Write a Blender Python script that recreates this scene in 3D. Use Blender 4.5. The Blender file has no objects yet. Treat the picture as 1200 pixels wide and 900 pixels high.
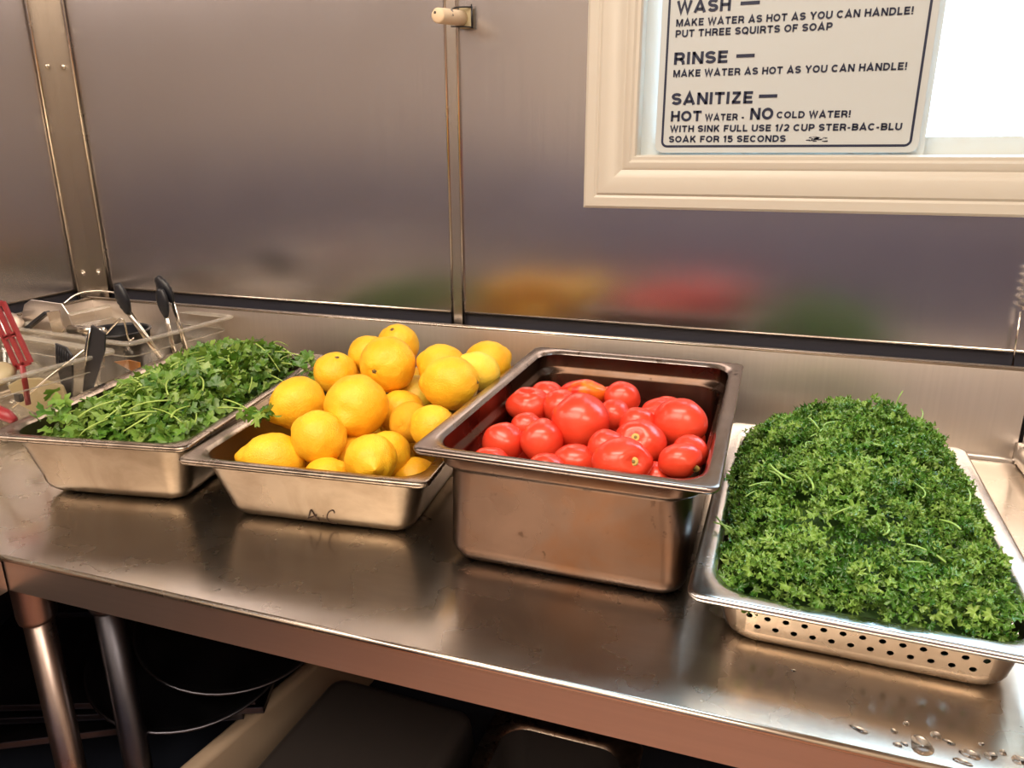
import bpy, bmesh, math, random
import numpy as np
from mathutils import Vector, Matrix
S = bpy.context.scene
C = S.collection
# ---------------------------------------------------------------- camera, world, lights, exposure
CF, YAW, PIT, ROL, CD, CH = 878.84, 0.3311, 0.3049, -0.0032, 1.2837, 0.472
cy_, sy_, cp_, sp_ = math.cos(YAW), math.sin(YAW), math.cos(PIT), math.sin(PIT)
FW = Vector((-sy_*cp_, cy_*cp_, -sp_)); R0 = Vector((cy_, sy_, 0)); U0 = R0.cross(FW)
RT = R0*math.cos(ROL) + U0*math.sin(ROL); UP = U0*math.cos(ROL) - R0*math.sin(ROL)
EYE = Vector((0, -CD, CH))
def at(px, py, Y):
    """point of the place seen at photo pixel (px,py) at depth y=Y"""
    d = FW + RT*((px-600)/CF) - UP*((py-450)/CF)
    return EYE + d*((Y-EYE.y)/d.y)
def atz(px, py, Z):
    d = FW + RT*((px-600)/CF) - UP*((py-450)/CF)
    return EYE + d*((Z-EYE.z)/d.z)
cam = bpy.data.cameras.new('camera'); co = bpy.data.objects.new('camera', cam); C.objects.link(co)
cam.sensor_width = 36; cam.lens = 36*CF/1200; cam.clip_start = 0.02
m3 = Matrix((RT, UP, -FW)).transposed().to_4x4(); m3.translation = EYE; co.matrix_world = m3
S.camera = co
S.view_settings.view_transform = 'Standard'; S.view_settings.look = 'None'
S.view_settings.gamma = 1; S.view_settings.exposure = 0.0; S.view_settings.use_curve_mapping = False
W = bpy.data.worlds.new('world'); S.world = W; W.use_nodes = True
nt = W.node_tree; bgn = nt.nodes['Background']
bgn.inputs[0].default_value = (0.56, 0.79, 1.0, 1); bgn.inputs[1].default_value = 9.5
def area(name, loc, target, sx, sy, power, col):
    l = bpy.data.lights.new(name, 'AREA'); l.shape = 'RECTANGLE'; l.size = sx; l.size_y = sy
    l.energy = power; l.color = col
    o = bpy.data.objects.new(name, l); C.objects.link(o); o.location = loc
    o.rotation_euler = (Vector(target)-Vector(loc)).to_track_quat('-Z', 'Y').to_euler()
    return o
# two ceiling fixtures of the kitchen behind the viewer, one over the prep table
area('ceiling_fixture_light', (-0.7, -2.1, 1.68), (-0.7, -2.1, 0), 1.5, 1.2, 46, (1.0, 0.83, 0.66))
area('ceiling_fixture_light', (1.1, -2.2, 1.68), (1.1, -2.2, 0), 1.3, 0.9, 42, (1.0, 0.83, 0.66))
area('ceiling_fixture_light', (-0.3, -1.0, 1.68), (-0.3, -1.0, 0), 1.2, 0.4, 22, (1.0, 0.88, 0.74))

# ---------------------------------------------------------------- helpers
def meta(o, label=None, cat=None, group=None, kind=None):
    if label: o['label'] = label
    if cat: o['category'] = cat
    if group: o['group'] = group
    if kind: o['kind'] = kind
    return o
def empty(name, loc, label, cat, group=None, rot=(0, 0, 0)):
    o = bpy.data.objects.new(name, None); C.objects.link(o); o.location = loc; o.rotation_euler = rot
    o.empty_display_size = 0.02
    return meta(o, label, cat, group)
def mk(name, verts, faces, mat, parent=None, smooth=True, loc=None, rot=None, uv=None):
    me = bpy.data.meshes.new(name)
    me.from_pydata([tuple(v) for v in verts], [], [tuple(f) for f in faces]); me.update()
    return lk(name, me, mat, parent, smooth, loc, rot, uv)
def lk(name, me, mat, parent=None, smooth=True, loc=None, rot=None, uv=None):
    for m in (mat if isinstance(mat, (list, tuple)) else [mat]): me.materials.append(m)
    if smooth: me.polygons.foreach_set('use_smooth', [True]*len(me.polygons))
    if uv:
        l = me.uv_layers.new(name='UVMap')
        for p in me.polygons:
            for li in p.loop_indices:
                v = me.vertices[me.loops[li].vertex_index].co; l.data[li].uv = (v[uv[0]], v[uv[1]])
    o = bpy.data.objects.new(name, me); C.objects.link(o)
    if parent: o.parent = parent
    if loc is not None: o.location = loc
    if rot is not None: o.rotation_euler = rot
    return o
def bm_obj(name, bm, mat, parent=None, smooth=False, loc=None, rot=None, uv=None, sharp=35):
    me = bpy.data.meshes.new(name); bm.normal_update()
    if smooth:
        for e in bm.edges:
            if len(e.link_faces) == 2 and e.calc_face_angle(0) > math.radians(sharp): e.smooth = False
    bm.to_mesh(me); bm.free()
    return lk(name, me, mat, parent, smooth, loc, rot, uv)
def box(bm, x0, x1, y0, y1, z0, z1, bev=0, seg=2):
    t = bmesh.new()
    bmesh.ops.create_cube(t, size=1)
    for v in t.verts: v.co = Vector((x0+(v.co.x+.5)*(x1-x0), y0+(v.co.y+.5)*(y1-y0), z0+(v.co.z+.5)*(z1-z0)))
    if bev: bmesh.ops.bevel(t, geom=t.edges[:], offset=bev, segments=seg, profile=0.5, affect='EDGES')
    join(bm, t)
def join(bm, t, M=None):
    if M is not None: bmesh.ops.transform(t, matrix=M, verts=t.verts)
    me = bpy.data.meshes.new('tmp'); t.to_mesh(me); t.free(); bm.from_mesh(me); bpy.data.meshes.remove(me)
def tube_vf(pts, rad, n=10, closed=False, cap=True, flat=1.0, up=None):
    """swept tube along pts; rad scalar or list; flat squashes along the second axis"""
    P = [Vector(p) for p in pts]; k = len(P); V = []; F = []
    rr = rad if isinstance(rad, (list, tuple)) else [rad]*k
    prev = Vector(up) if up else None
    for i in range(k):
        a = P[(i-1) % k] if (closed or i > 0) else P[i]; b = P[(i+1) % k] if (closed or i < k-1) else P[i]
        t = (b-a).normalized()
        if prev is None: prev = Vector((0, 0, 1)) if abs(t.z) < .9 else Vector((1, 0, 0))
        s = t.cross(prev)
        if s.length < 1e-6: s = t.orthogonal()
        s.normalize(); u = s.cross(t).normalized(); prev = u
        for j in range(n):
            A = 2*math.pi*j/n
            V.append(P[i] + s*(math.cos(A)*rr[i]) + u*(math.sin(A)*rr[i]*flat))
    for i in range(k if closed else k-1):
        for j in range(n):
            a = i*n+j; b = i*n+(j+1) % n; c = ((i+1) % k)*n+(j+1) % n; d = ((i+1) % k)*n+j
            F.append((a, b, c, d))
    if cap and not closed:
        F.append(tuple(range(n-1, -1, -1))); F.append(tuple((k-1)*n+j for j in range(n)))
    return V, F
def tube(name, pts, rad, mat, parent=None, **k):
    V, F = tube_vf(pts, rad, **k); return mk(name, V, F, mat, parent)
def smooth_path(pts, n=8):
    P = [Vector(p) for p in pts]; out = []
    for i in range(len(P)-1):
        p0 = P[max(i-1, 0)]; p1 = P[i]; p2 = P[i+1]; p3 = P[min(i+2, len(P)-1)]
        for j in range(n):
            t = j/n
            out.append(.5*((2*p1)+(p2-p0)*t+(2*p0-5*p1+4*p2-p3)*t*t+(3*p1-p0-3*p2+p3)*t**3))
    out.append(P[-1]); return out
def lathe_vf(prof, n=32, M=None):
    """prof list of (r,z)"""
    V = []; F = []; k = len(prof)
    for r, z in prof:
        for j in range(n):
            a = 2*math.pi*j/n; V.append(Vector((r*math.cos(a), r*math.sin(a), z)))
    for i in range(k-1):
        for j in range(n): F.append((i*n+j, i*n+(j+1) % n, (i+1)*n+(j+1) % n, (i+1)*n+j))
    if M is not None: V = [M @ v for v in V]
    return V, F
def rrect(hx, hy, r, n=6):
    out = []
    for k, (sx, sy) in enumerate(((1, 1), (-1, 1), (-1, -1), (1, -1))):
        for i in range(n+1):
            a = math.pi/2*(k+i/n); out.append((sx*(hx-r)+r*math.cos(a), sy*(hy-r)+r*math.sin(a)))
    return out
def loft(loops, cap0=False, cap1=False, n=6):
    """loops (hx,hy,r,z)"""
    V = []; F = []; N = 4*(n+1)
    for hx, hy, r, z in loops: V += [(x, y, z) for x, y in rrect(hx, hy, r, n)]
    for i in range(len(loops)-1):
        for j in range(N): F.append((i*N+j, i*N+(j+1) % N, (i+1)*N+(j+1) % N, (i+1)*N+j))
    if cap0: F.append(tuple(range(N-1, -1, -1)))
    if cap1: F.append(tuple((len(loops)-1)*N+j for j in range(N)))
    return V, F
def poly_prism(bm, pts, thick, M=None, bev=0):
    """flat outline pts (x,y) extruded by thick along z"""
    t = bmesh.new(); vs = [t.verts.new((x, y, 0)) for x, y in pts]; f = t.faces.new(vs)
    r = bmesh.ops.extrude_face_region(t, geom=[f])
    bmesh.ops.translate(t, vec=(0, 0, thick), verts=[v for v in r['geom'] if isinstance(v, bmesh.types.BMVert)])
    bmesh.ops.recalc_face_normals(t, faces=t.faces)
    if bev: bmesh.ops.bevel(t, geom=t.edges[:], offset=bev, segments=1, affect='EDGES')
    join(bm, t, M)
def frame(o, x, z):
    """matrix with origin o, local x along x, local z close to z"""
    x = Vector(x).normalized(); z = Vector(z); y = z.cross(x).normalized(); z = x.cross(y)
    M = Matrix((x, y, z)).transposed().to_4x4(); M.translation = Vector(o); return M

# ---------------------------------------------------------------- materials
class MT:
    def __init__(s, name):
        s.m = bpy.data.materials.new(name); s.m.use_nodes = True; s.t = s.m.node_tree
        s.b = s.t.nodes['Principled BSDF']; s.out = s.t.nodes['Material Output']; s._c = None
    def n(s, typ, **k):
        o = s.t.nodes.new(typ)
        for a, v in k.items(): setattr(o, a, v)
        return o
    def l(s, a, b): s.t.links.new(a, b)
    def set(s, **k):
        for a, v in k.items():
            i = s.b.inputs[a.replace('_', ' ')]
            i.default_value = (*v, 1) if isinstance(v, tuple) and len(v) == 3 and i.type == 'RGBA' else v
        return s
    def coord(s, scale=(1, 1, 1), kind='Object', rot=(0, 0, 0)):
        tc = s.n('ShaderNodeTexCoord'); mp = s.n('ShaderNodeMapping'); s.l(tc.outputs[kind], mp.inputs[0])
        mp.inputs['Scale'].default_value = scale; mp.inputs['Rotation'].default_value = rot; return mp.outputs[0]
    def noise(s, vec, scale, detail=3, rough=.55, dist=0):
        o = s.n('ShaderNodeTexNoise'); s.l(vec, o.inputs['Vector']); o.inputs['Scale'].default_value = scale
        o.inputs['Detail'].default_value = detail; o.inputs['Roughness'].default_value = rough; o.inputs['Distortion'].default_value = dist
        return o.outputs['Fac']
    def ramp(s, fac, stops):
        o = s.n('ShaderNodeValToRGB'); s.l(fac, o.inputs[0]); e = o.color_ramp.elements
        while len(e) < len(stops): e.new(.5)
        for q, (p, c) in zip(e, stops): q.position = p; q.color = (*c, 1) if len(c) == 3 else c
        return o.outputs[0]
    def rng(s, fac, a, b, lo=0., hi=1.):
        o = s.n('ShaderNodeMapRange'); s.l(fac, o.inputs[0])
        o.inputs[1].default_value = lo; o.inputs[2].default_value = hi; o.inputs[3].default_value = a; o.inputs[4].default_value = b
        return o.outputs[0]
    def mix(s, fac, a, b, mode='MIX'):
        o = s.n('ShaderNodeMix', data_type='RGBA', blend_type=mode)
        for i, v in ((0, fac), (6, a), (7, b)):
            if hasattr(v, 'is_output'): s.l(v, o.inputs[i])
            else: o.inputs[i].default_value = (*v, 1) if isinstance(v, tuple) else v
        return o.outputs[2]
    def bump(s, h, strength=.2, dist=.002, prev=None):
        o = s.n('ShaderNodeBump'); s.l(h, o.inputs['Height']); o.inputs['Strength'].default_value = strength; o.inputs['Distance'].default_value = dist
        if prev: s.l(prev, o.inputs['Normal'])
        s.l(o.outputs[0], s.b.inputs['Normal']); return o.outputs[0]
def plain(name, col, rough=.5, metal=0., **k):
    return MT(name).set(Base_Color=col, Roughness=rough, Metallic=metal, **k).m
def steel(name, col, rough=.26, brush=(1, 1, 1), stain=(0.3, 0.2, 0.15), stain_amt=.0, stain_scale=6, aniso=0., rvar=.08, bump=0, spots=False, wet=False, scratch=False):
    m = MT(name); m.set(Metallic=1.0, Roughness=rough)
    v = m.coord(brush); b = m.noise(v, 60, 2)
    base = m.mix(m.rng(b, 0, 1, .3, .7), tuple(c*.975 for c in col), tuple(min(1, c*1.025) for c in col))
    if stain_amt:
        sn = m.noise(m.coord(), stain_scale, 5, .6, .5)
        base = m.mix(m.rng(sn, 0, stain_amt, .42, .68), base, stain)
    if spots:
        sp = m.noise(m.coord(), 85, 2, .5); msk = m.noise(m.coord((1, 1, 1), rot=(1, 2, 3)), 14, 3)
        o = m.n('ShaderNodeMath', operation='MULTIPLY'); m.l(m.rng(sp, 0, 1, .66, .72), o.inputs[0]); m.l(m.rng(msk, 0, 1, .45, .6), o.inputs[1])
        base = m.mix(o.outputs[0], base, (.05, .03, .02))
    m.l(base, m.b.inputs['Base Color'])
    r = m.rng(m.noise(m.coord(), 9, 4), rough-rvar, rough+rvar, .3, .7); m.l(r, m.b.inputs['Roughness'])
    nrm = m.bump(b, bump, .001) if bump else None
    if scratch:
        for rot, st_ in ((.5, .05), (-.35, .05), (1.3, .04)):
            nrm = m.bump(m.rng(m.noise(m.coord((260, 7, 1), rot=(0, 0, rot)), 1.0, 2), 0, 1, .60, .72), st_, .0006, nrm)
        m.b.inputs['Coat Weight'].default_value = .9; m.b.inputs['Coat Roughness'].default_value = .11
    if aniso:
        tg = m.n('ShaderNodeTangent', direction_type='UV_MAP'); tg.uv_map = 'UVMap'; m.l(tg.outputs[0], m.b.inputs['Tangent'])
        m.b.inputs['Anisotropic'].default_value = aniso
    return m.m
M_wall = steel('brushed_wall_steel', (.57, .545, .56), .25, (3, 3, .05), aniso=.55, rvar=.01)
M_strip = steel('strip_steel', (.60, .55, .50), .24, (4, 4, .1), rvar=.01)
M_lip = steel('bright_edge_steel', (.78, .70, .60), .22)
M_table = steel('table_steel', (.76, .69, .60), .27, (.4, 2, 2), stain=(.58, .52, .45), stain_amt=.5, stain_scale=4, rvar=.035, scratch=True)
M_splash = steel('backsplash_steel', (.64, .58, .53), .36, (3, 3, .1), rvar=.008)
M_apron = steel('apron_steel', (.70, .61, .54), .38, (.05, 3, 3), rvar=.01)
M_pan = steel('pan_steel', (.29, .24, .185), .33, (1, 1, 1), stain=(.17, .12, .08), stain_amt=.7, stain_scale=11, rvar=.06)
M_panrim = steel('pan_rim_steel', (.38, .32, .26), .27, (1, 1, 1), stain=(.12, .09, .07), stain_amt=.75, stain_scale=26, spots=True)
M_pan3 = steel('browned_pan_steel', (.092, .060, .046), .30, (1, 1, 1), stain=(.10, .048, .024), stain_amt=.85, stain_scale=9, spots=True)
M_pan3rim = steel('browned_rim_steel', (.30, .26, .245), .24, (1, 1, 1), stain=(.22, .15, .11), stain_amt=.6, stain_scale=18, spots=True)
M_pan4 = steel('clean_pan_steel', (.40, .33, .265), .29, (1, 1, 1), stain=(.32, .25, .19), stain_amt=.3, stain_scale=12)
M_pan4rim = steel('clean_rim_steel', (.74, .74, .74), .22, (1, 1, 1))
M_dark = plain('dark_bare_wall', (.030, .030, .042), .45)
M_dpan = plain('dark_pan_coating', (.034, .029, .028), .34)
M_tray = steel('dark_tray_shaded_leg_metal', (.10, .10, .12), .36)
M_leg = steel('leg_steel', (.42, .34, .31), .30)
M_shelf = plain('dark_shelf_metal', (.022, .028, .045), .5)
M_black = plain('black_nylon', (.012, .013, .018), .35)
M_red = plain('red_plastic', (.28, .025, .03), .35)
M_cream = plain('cream_plastic', (.42, .345, .20), .45)
M_white = MT('white_window_paint').set(Base_Color=(.60, .55, .47), Roughness=.38).m
M_vinyl = MT('white_vinyl').set(Base_Color=(.62, .67, .67), Roughness=.3).m
M_sign = MT('sign_white').set(Base_Color=(.53, .56, .56), Roughness=.35).m
M_ink = plain('sign_ink', (.012, .018, .05), .4)
M_chrome = steel('chrome', (.75, .70, .62), .14)
M_paintwall = plain('painted_wall', (.55, .48, .40), .6)
M_wains = plain('dark_equipment_front', (.13, .125, .19), .5)
M_tile = MT('quarry_tile')
_br = M_tile.n('ShaderNodeTexBrick'); M_tile.l(M_tile.coord(), _br.inputs[0]); _br.inputs['Scale'].default_value = 3.3
_br.inputs['Color1'].default_value = (.30, .13, .085, 1); _br.inputs['Color2'].default_value = (.36, .16, .10, 1); _br.inputs['Mortar'].default_value = (.16, .11, .09, 1)
_br.offset = 0; _br.inputs['Brick Width'].default_value = .5; _br.inputs['Row Height'].default_value = .5; _br.inputs['Mortar Size'].default_value = .02
M_tile.l(_br.outputs[0], M_tile.b.inputs['Base Color']); M_tile.set(Roughness=.45); M_tile = M_tile.m
def clear_mat(name, tint, pale_mix):
    m = MT(name); t = m.t; t.nodes.remove(m.b)
    tr = m.n('ShaderNodeBsdfTransparent'); tr.inputs[0].default_value = (*tint, 1)
    gl = m.n('ShaderNodeBsdfGlossy'); gl.inputs[0].default_value = (1, 1, 1, 1); gl.inputs[1].default_value = .06
    df = m.n('ShaderNodeBsdfDiffuse'); df.inputs[0].default_value = (.7, .66, .58, 1)
    lw = m.n('ShaderNodeLayerWeight'); lw.inputs[0].default_value = .5
    pw = m.n('ShaderNodeMath', operation='POWER'); m.l(lw.outputs['Facing'], pw.inputs[0]); pw.inputs[1].default_value = 4.5
    fr = m.n('ShaderNodeMath', operation='MULTIPLY_ADD'); m.l(pw.outputs[0], fr.inputs[0]); fr.inputs[1].default_value = .7; fr.inputs[2].default_value = .035
    a = m.n('ShaderNodeMixShader'); a.inputs[0].default_value = pale_mix; m.l(tr.outputs[0], a.inputs[1]); m.l(df.outputs[0], a.inputs[2])
    b = m.n('ShaderNodeMixShader'); m.l(fr.outputs[0], b.inputs[0]); m.l(a.outputs[0], b.inputs[1]); m.l(gl.outputs[0], b.inputs[2])
    m.l(b.outputs[0], m.out.inputs[0]); return m.m
M_clear = clear_mat('clear_polycarbonate', (.97, .955, .92), .015)
M_clrim = clear_mat('clear_polycarbonate_rim', (.90, .86, .78), .30)  # bright rim highlight put into the colour as a pale diffuse share
M_glass = clear_mat('window_glass', (.97, .99, .99), .0)
M_water = MT('water').set(Base_Color=(1, 1, 1), Roughness=.02, IOR=1.33, Transmission_Weight=1.0).m

# ---------------------------------------------------------------- room shell
FZ = -0.88; CZ = 1.72; XL = -1.49; XR = 2.3; YR = -3.4; WY = 0.045
WIN = (-0.235, 0.70, 0.455, 1.25)      # window opening x0,x1,z0,z1
def st(o): o['kind'] = 'structure'; return o
b = bmesh.new(); box(b, XL-.1, XR+.1, YR-.1, .15, FZ-.05, FZ); st(bm_obj('floor', b, M_tile))
b = bmesh.new(); box(b, XL-.1, XR+.1, YR-.1, .15, CZ, CZ+.05); st(bm_obj('ceiling', b, plain('ceiling_paint', (.70, .64, .56), .7)))
def holed(bm, x0, x1, z0, z1, y0, y1, w=WIN):
    wx0, wx1, wz0, wz1 = w
    for a in ((x0, wx0, z0, z1), (wx1, x1, z0, z1), (wx0, wx1, z0, wz0), (wx0, wx1, wz1, z1)): box(bm, a[0], a[1], y0, y1, a[2], a[3])
b = bmesh.new(); holed(b, XL-.1, XR+.1, FZ, CZ, WY+.008, .14); st(bm_obj('wall_back', b, M_dark))
b = bmesh.new(); box(b, XL-.1, XL-.004, YR, .14, FZ, CZ); st(bm_obj('wall_left', b, M_dark))
b = bmesh.new(); box(b, XR, XR+.1, YR, .14, FZ, CZ); st(bm_obj('wall_right', b, M_paintwall))
b = bmesh.new(); box(b, XL, XR, YR-.1, YR, FZ, CZ); st(bm_obj('wall_rear', b, M_paintwall))
b = bmesh.new(); box(b, XL+.05, XR-.05, YR+.002, YR+.6, FZ, .42); st(bm_obj('trim_1', b, M_wains))   # line of dark equipment along the far side
# steel cladding sheets with a turned lower lip
ZL = .166
def sheet(x0, x1, hole=None, nm='trim_2'):
    b = bmesh.new()
    if hole: holed(b, x0, x1, ZL, CZ-.002, WY, WY+.006, hole)
    else: box(b, x0, x1, WY, WY+.006, ZL, CZ-.002)
    o = st(bm_obj(nm, b, M_wall, uv=(0, 2)))
    V, F = tube_vf([(x0, WY+.002, ZL), (x1, WY+.002, ZL)], .0035, n=8); mk('lower_lip', V, F, M_lip, o)
    return o
sheet(XL, -.576, None, 'trim_2'); sheet(-.556, XR, WIN, 'trim_3')
b = bmesh.new(); box(b, XL-.004, XL, YR, WY, ZL, CZ-.002); o = st(bm_obj('trim_4', b, M_wall, uv=(1, 2)))
V, F = tube_vf([(XL-.001, YR, ZL), (XL-.001, WY, ZL)], .0035, n=8); mk('lower_lip', V, F, M_lip, o)
# divider bar at the seam: two rounded edges with a flat face between
b = bmesh.new(); box(b, -.579, -.553, WY-.003, WY+.007, .10, CZ-.002, .0012)
o = st(bm_obj('trim_5', b, M_strip))
for x in (-.578, -.555):
    V, F = tube_vf([(x, WY-.003, .10), (x, WY-.003, CZ-.002)], .0028, n=8); mk('edge_bead', V, F, M_lip, o)
# corner angle with rivets
b = bmesh.new(); box(b, XL, XL+.052, WY-.004, WY, .12, CZ-.002); box(b, XL, XL+.004, -.003, WY, .12, CZ-.002)
o = st(bm_obj('trim_6', b, M_strip, uv=(0, 2)))
for p in ((XL+.052, WY-.004), (XL+.004, -.003)):
    V, F = tube_vf([(p[0], p[1], .12), (p[0], p[1], CZ-.002)], .0035, n=8); mk('edge_bead', V, F, M_lip, o)
for z in (.20, .64, 1.1):
    for q, ax in (((XL+.026, WY-.0045, z), (0, -1, 0)), ((XL+.0045, .021, z), (1, 0, 0))):
        V, F = lathe_vf([(.0055, 0), (.0055, .001), (.004, .0025), (.0001, .0032)], 14, frame(q, Vector(ax).orthogonal(), ax)); mk('rivet', V, F, M_chrome, o)

# ---------------------------------------------------------------- window with moulded casing
wo = empty('window_1', (0, WY, 0), 'white framed sliding window over the steel wall', 'window'); st(wo)
del wo['label']; del wo['category']
prof = [(0, 0), (0, .016), (.004, .019), (.018, .019), (.022, .017), (.026, .020), (.034, .021), (.050, .018), (.060, .012), (.064, .0105), (.068, .013), (.076, .014), (.080, .011), (.085, .011), (.088, .006), (.088, -.09), (.0895, -.09)]
def casing():
    x0, x1, z0, z1 = WIN[0]-.083, WIN[1]+.083, WIN[2]-.083, WIN[3]+.083
    V = []; F = []; k = len(prof)
    for d, h in prof:
        for x, z in ((x0+d, z0+d), (x1-d, z0+d), (x1-d, z1-d), (x0+d, z1-d)): V.append((x, -h, z))
    for i in range(k-1):
        for j in range(4): F.append((i*4+j, i*4+(j+1) % 4, (i+1)*4+(j+1) % 4, (i+1)*4+j))
    b = bmesh.new(); me = bpy.data.meshes.new('t'); me.from_pydata(V, [], F); b.from_mesh(me); bpy.data.meshes.remove(me)
    bmesh.ops.recalc_face_normals(b, faces=b.faces)
    return bm_obj('casing', b, M_white, wo, smooth=True, sharp=25)
casing()
xm = .195
def sash(name, x0, x1, z0, z1, y0, y1, w, mat):
    b = bmesh.new(); holed(b, x0, x1, z0, z1, y0, y1, (x0+w, x1-w, z0+w, z1-w))
    bmesh.ops.remove_doubles(b, verts=b.verts, dist=1e-6)
    return bm_obj(name, b, mat, wo)
s1 = sash('sash', WIN[0]+.002, xm+.014, WIN[2]+.002, WIN[3]-.002, .030, .052, .030, M_vinyl)
s2 = sash('sash', xm-.012, WIN[1]-.002, WIN[2]+.002, WIN[3]-.002, .056, .078, .030, M_vinyl)
b = bmesh.new(); box(b, WIN[0]+.03, xm-.012, .040, .043, WIN[2]+.03, WIN[3]-.03); bm_obj('pane', b, M_glass, s1)
b = bmesh.new(); box(b, xm+.016, WIN[1]-.03, .066, .069, WIN[2]+.03, WIN[3]-.03); bm_obj('pane', b, M_glass, s2)

# ---------------------------------------------------------------- sign on the left sash
SY = .063; SX0, SX1, SZ0, SZ1 = -.204, .199, .4635, .90
sg = empty('sign', (0, SY, SZ0), 'white board of dish washing instructions in dark capitals propped in the window', 'sign')
b = bmesh.new(); t = bmesh.new()
pts = [(x+(SX0+SX1)/2, z+(SZ1-SZ0)/2) for x, z in rrect((SX1-SX0)/2, (SZ1-SZ0)/2, .014)]
poly_prism(b, pts, .003, Matrix(((1, 0, 0, 0), (0, 0, 1, 0), (0, 1, 0, 0), (0, 0, 0, 1))))
bmesh.ops.recalc_face_normals(b, faces=b.faces); bm_obj('board', b, M_sign, sg)
bx0, bx1, bz0, bz1 = -.194, .189, .0085, .425
o1 = [(x+(bx0+bx1)/2, z+(bz0+bz1)/2) for x, z in rrect((bx1-bx0)/2, (bz1-bz0)/2, .010)]
i1 = [(x+(bx0+bx1)/2, z+(bz0+bz1)/2) for x, z in rrect((bx1-bx0)/2-.0036, (bz1-bz0)/2-.0036, .0066)]
V = [(x, -.0006, z) for x, z in o1+i1]; N = len(o1)
mk('printed_border', V, [(j, (j+1) % N, N+(j+1) % N, N+j) for j in range(N)], M_ink, sg, smooth=False)
def arc(cx, cy, rx, ry, a0, a1, n=10):
    return [(cx+rx*math.cos(math.radians(a0+(a1-a0)*k/n)), cy+ry*math.sin(math.radians(a0+(a1-a0)*k/n))) for k in range(n+1)]
TH = .235; _b, _t = TH/2, 1-TH/2; _r = .5-TH/2; _s = (1-TH)/4
def bowl(x0, x1, y0, y1): r = (y1-y0)/2; return [(x0, y1), (x1-r, y1)] + arc(x1-r, y0+r, r, r, 90, -90, 10)[1:-1] + [(x1-r, y0), (x0, y0)]
GL = {   # bold grotesque capitals: width, strokes (open polylines; 'o' = closed)
 'A': (.98, [[(.09, 0), (.49, .95), (.89, 0)], [(.25, .27), (.73, .27)]]), 'B': (.84, [[(_b, 0), (_b, 1)], bowl(_b, .71, .50, _t), bowl(_b, .76, _b, .50)]),
 'C': (.90, [arc(.46, .5, .37, _r, 42, 318, 18)]), 'D': (.88, [[(_b, 0), (_b, 1)], [(_b, _t), (.42, _t)]+arc(.42, .5, .37, _r, 90, -90, 12)[1:-1]+[(.42, _b), (_b, _b)]]),
 'E': (.76, [[(_b, 0), (_b, 1)], [(_b, _t), (.74, _t)], [(_b, .51), (.68, .51)], [(_b, _b), (.75, _b)]]), 'F': (.72, [[(_b, 0), (_b, 1)], [(_b, _t), (.70, _t)], [(_b, .49), (.62, .49)]]),
 'H': (.84, [[(_b, 0), (_b, 1)], [(.75, 0), (.75, 1)], [(_b, .51), (.75, .51)]]), 'I': (TH, [[(_b, 0), (_b, 1)]]),
 'K': (.88, [[(_b, 0), (_b, 1)], [(_b, .34), (.74, 1)], [(.36, .58), (.78, 0)]]), 'L': (.70, [[(_b, 0), (_b, 1)], [(_b, _b), (.69, _b)]]),
 'M': (1.02, [[(_b, 0), (_b, 1)], [(.93, 0), (.93, 1)], [(.12, .97), (.51, .10), (.90, .97)]]), 'N': (.86, [[(_b, 0), (_b, 1)], [(.77, 0), (.77, 1)], [(.11, .95), (.75, .05)]]),
 'O': (.94, ['o'+'x', arc(.47, .5, .38, _r, 0, 360, 28)[:-1]]), 'P': (.80, [[(_b, 0), (_b, 1)], bowl(_b, .71, .42, _t)]),
 'Q': (.94, ['ox', arc(.47, .5, .38, _r, 0, 360, 28)[:-1], [(.56, .28), (.86, -.02)]]), 'R': (.85, [[(_b, 0), (_b, 1)], bowl(_b, .73, .45, _t), [(.45, .45), (.62, .38), (.72, .22), (.76, 0)]]),
 'S': (.80, [arc(.40, .5+_s, .30, _s, 18, 270, 12)[:-1] + arc(.40, .5-_s, .31, _s, 90, -162, 12)]), 'T': (.80, [[(0, _t), (.80, _t)], [(.40, 0), (.40, 1)]]),
 'U': (.86, [[(_b, 1), (_b, .40)] + arc(.43, .40, .34, .31, 180, 360, 12)[1:-1] + [(.77, .40), (.77, 1)]]), 'W': (1.24, [[(.08, 1), (.35, .08), (.62, .95), (.89, .08), (1.16, 1)]]),
 'Y': (.88, [[(.08, 1), (.44, .46), (.80, 1)], [(.44, .48), (.44, 0)]]), 'Z': (.78, [[(.06, _t), (.72, _t)], [(.66, .88), (.12, .12)], [(.05, _b), (.74, _b)]]),
 '1': (.44, [[(.02, .74), (.24, .82), (.24, .94)], [(.30, 0), (.30, 1)]]), '2': (.76, [arc(.38, .67, .28, .24, 165, -20, 10)+[(.50, .42), (.14, .12)], [(.05, _b), (.72, _b)]]),
 '5': (.76, [[(.68, _t), (.16, _t), (.12, .50)], [(.12, .50)]+arc(.37, .34, .29, .25, 125, -160, 12)]), '/': (.44, [[(.06, -.02), (.38, 1.02)]]), '-': (.44, [[(.04, .38), (.40, .38)]]),
 '!': (.24, [[(.12, .30), (.12, 1)], [(.12, 0), (.12, .19)]]), ' ': (.34, [])}
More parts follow.
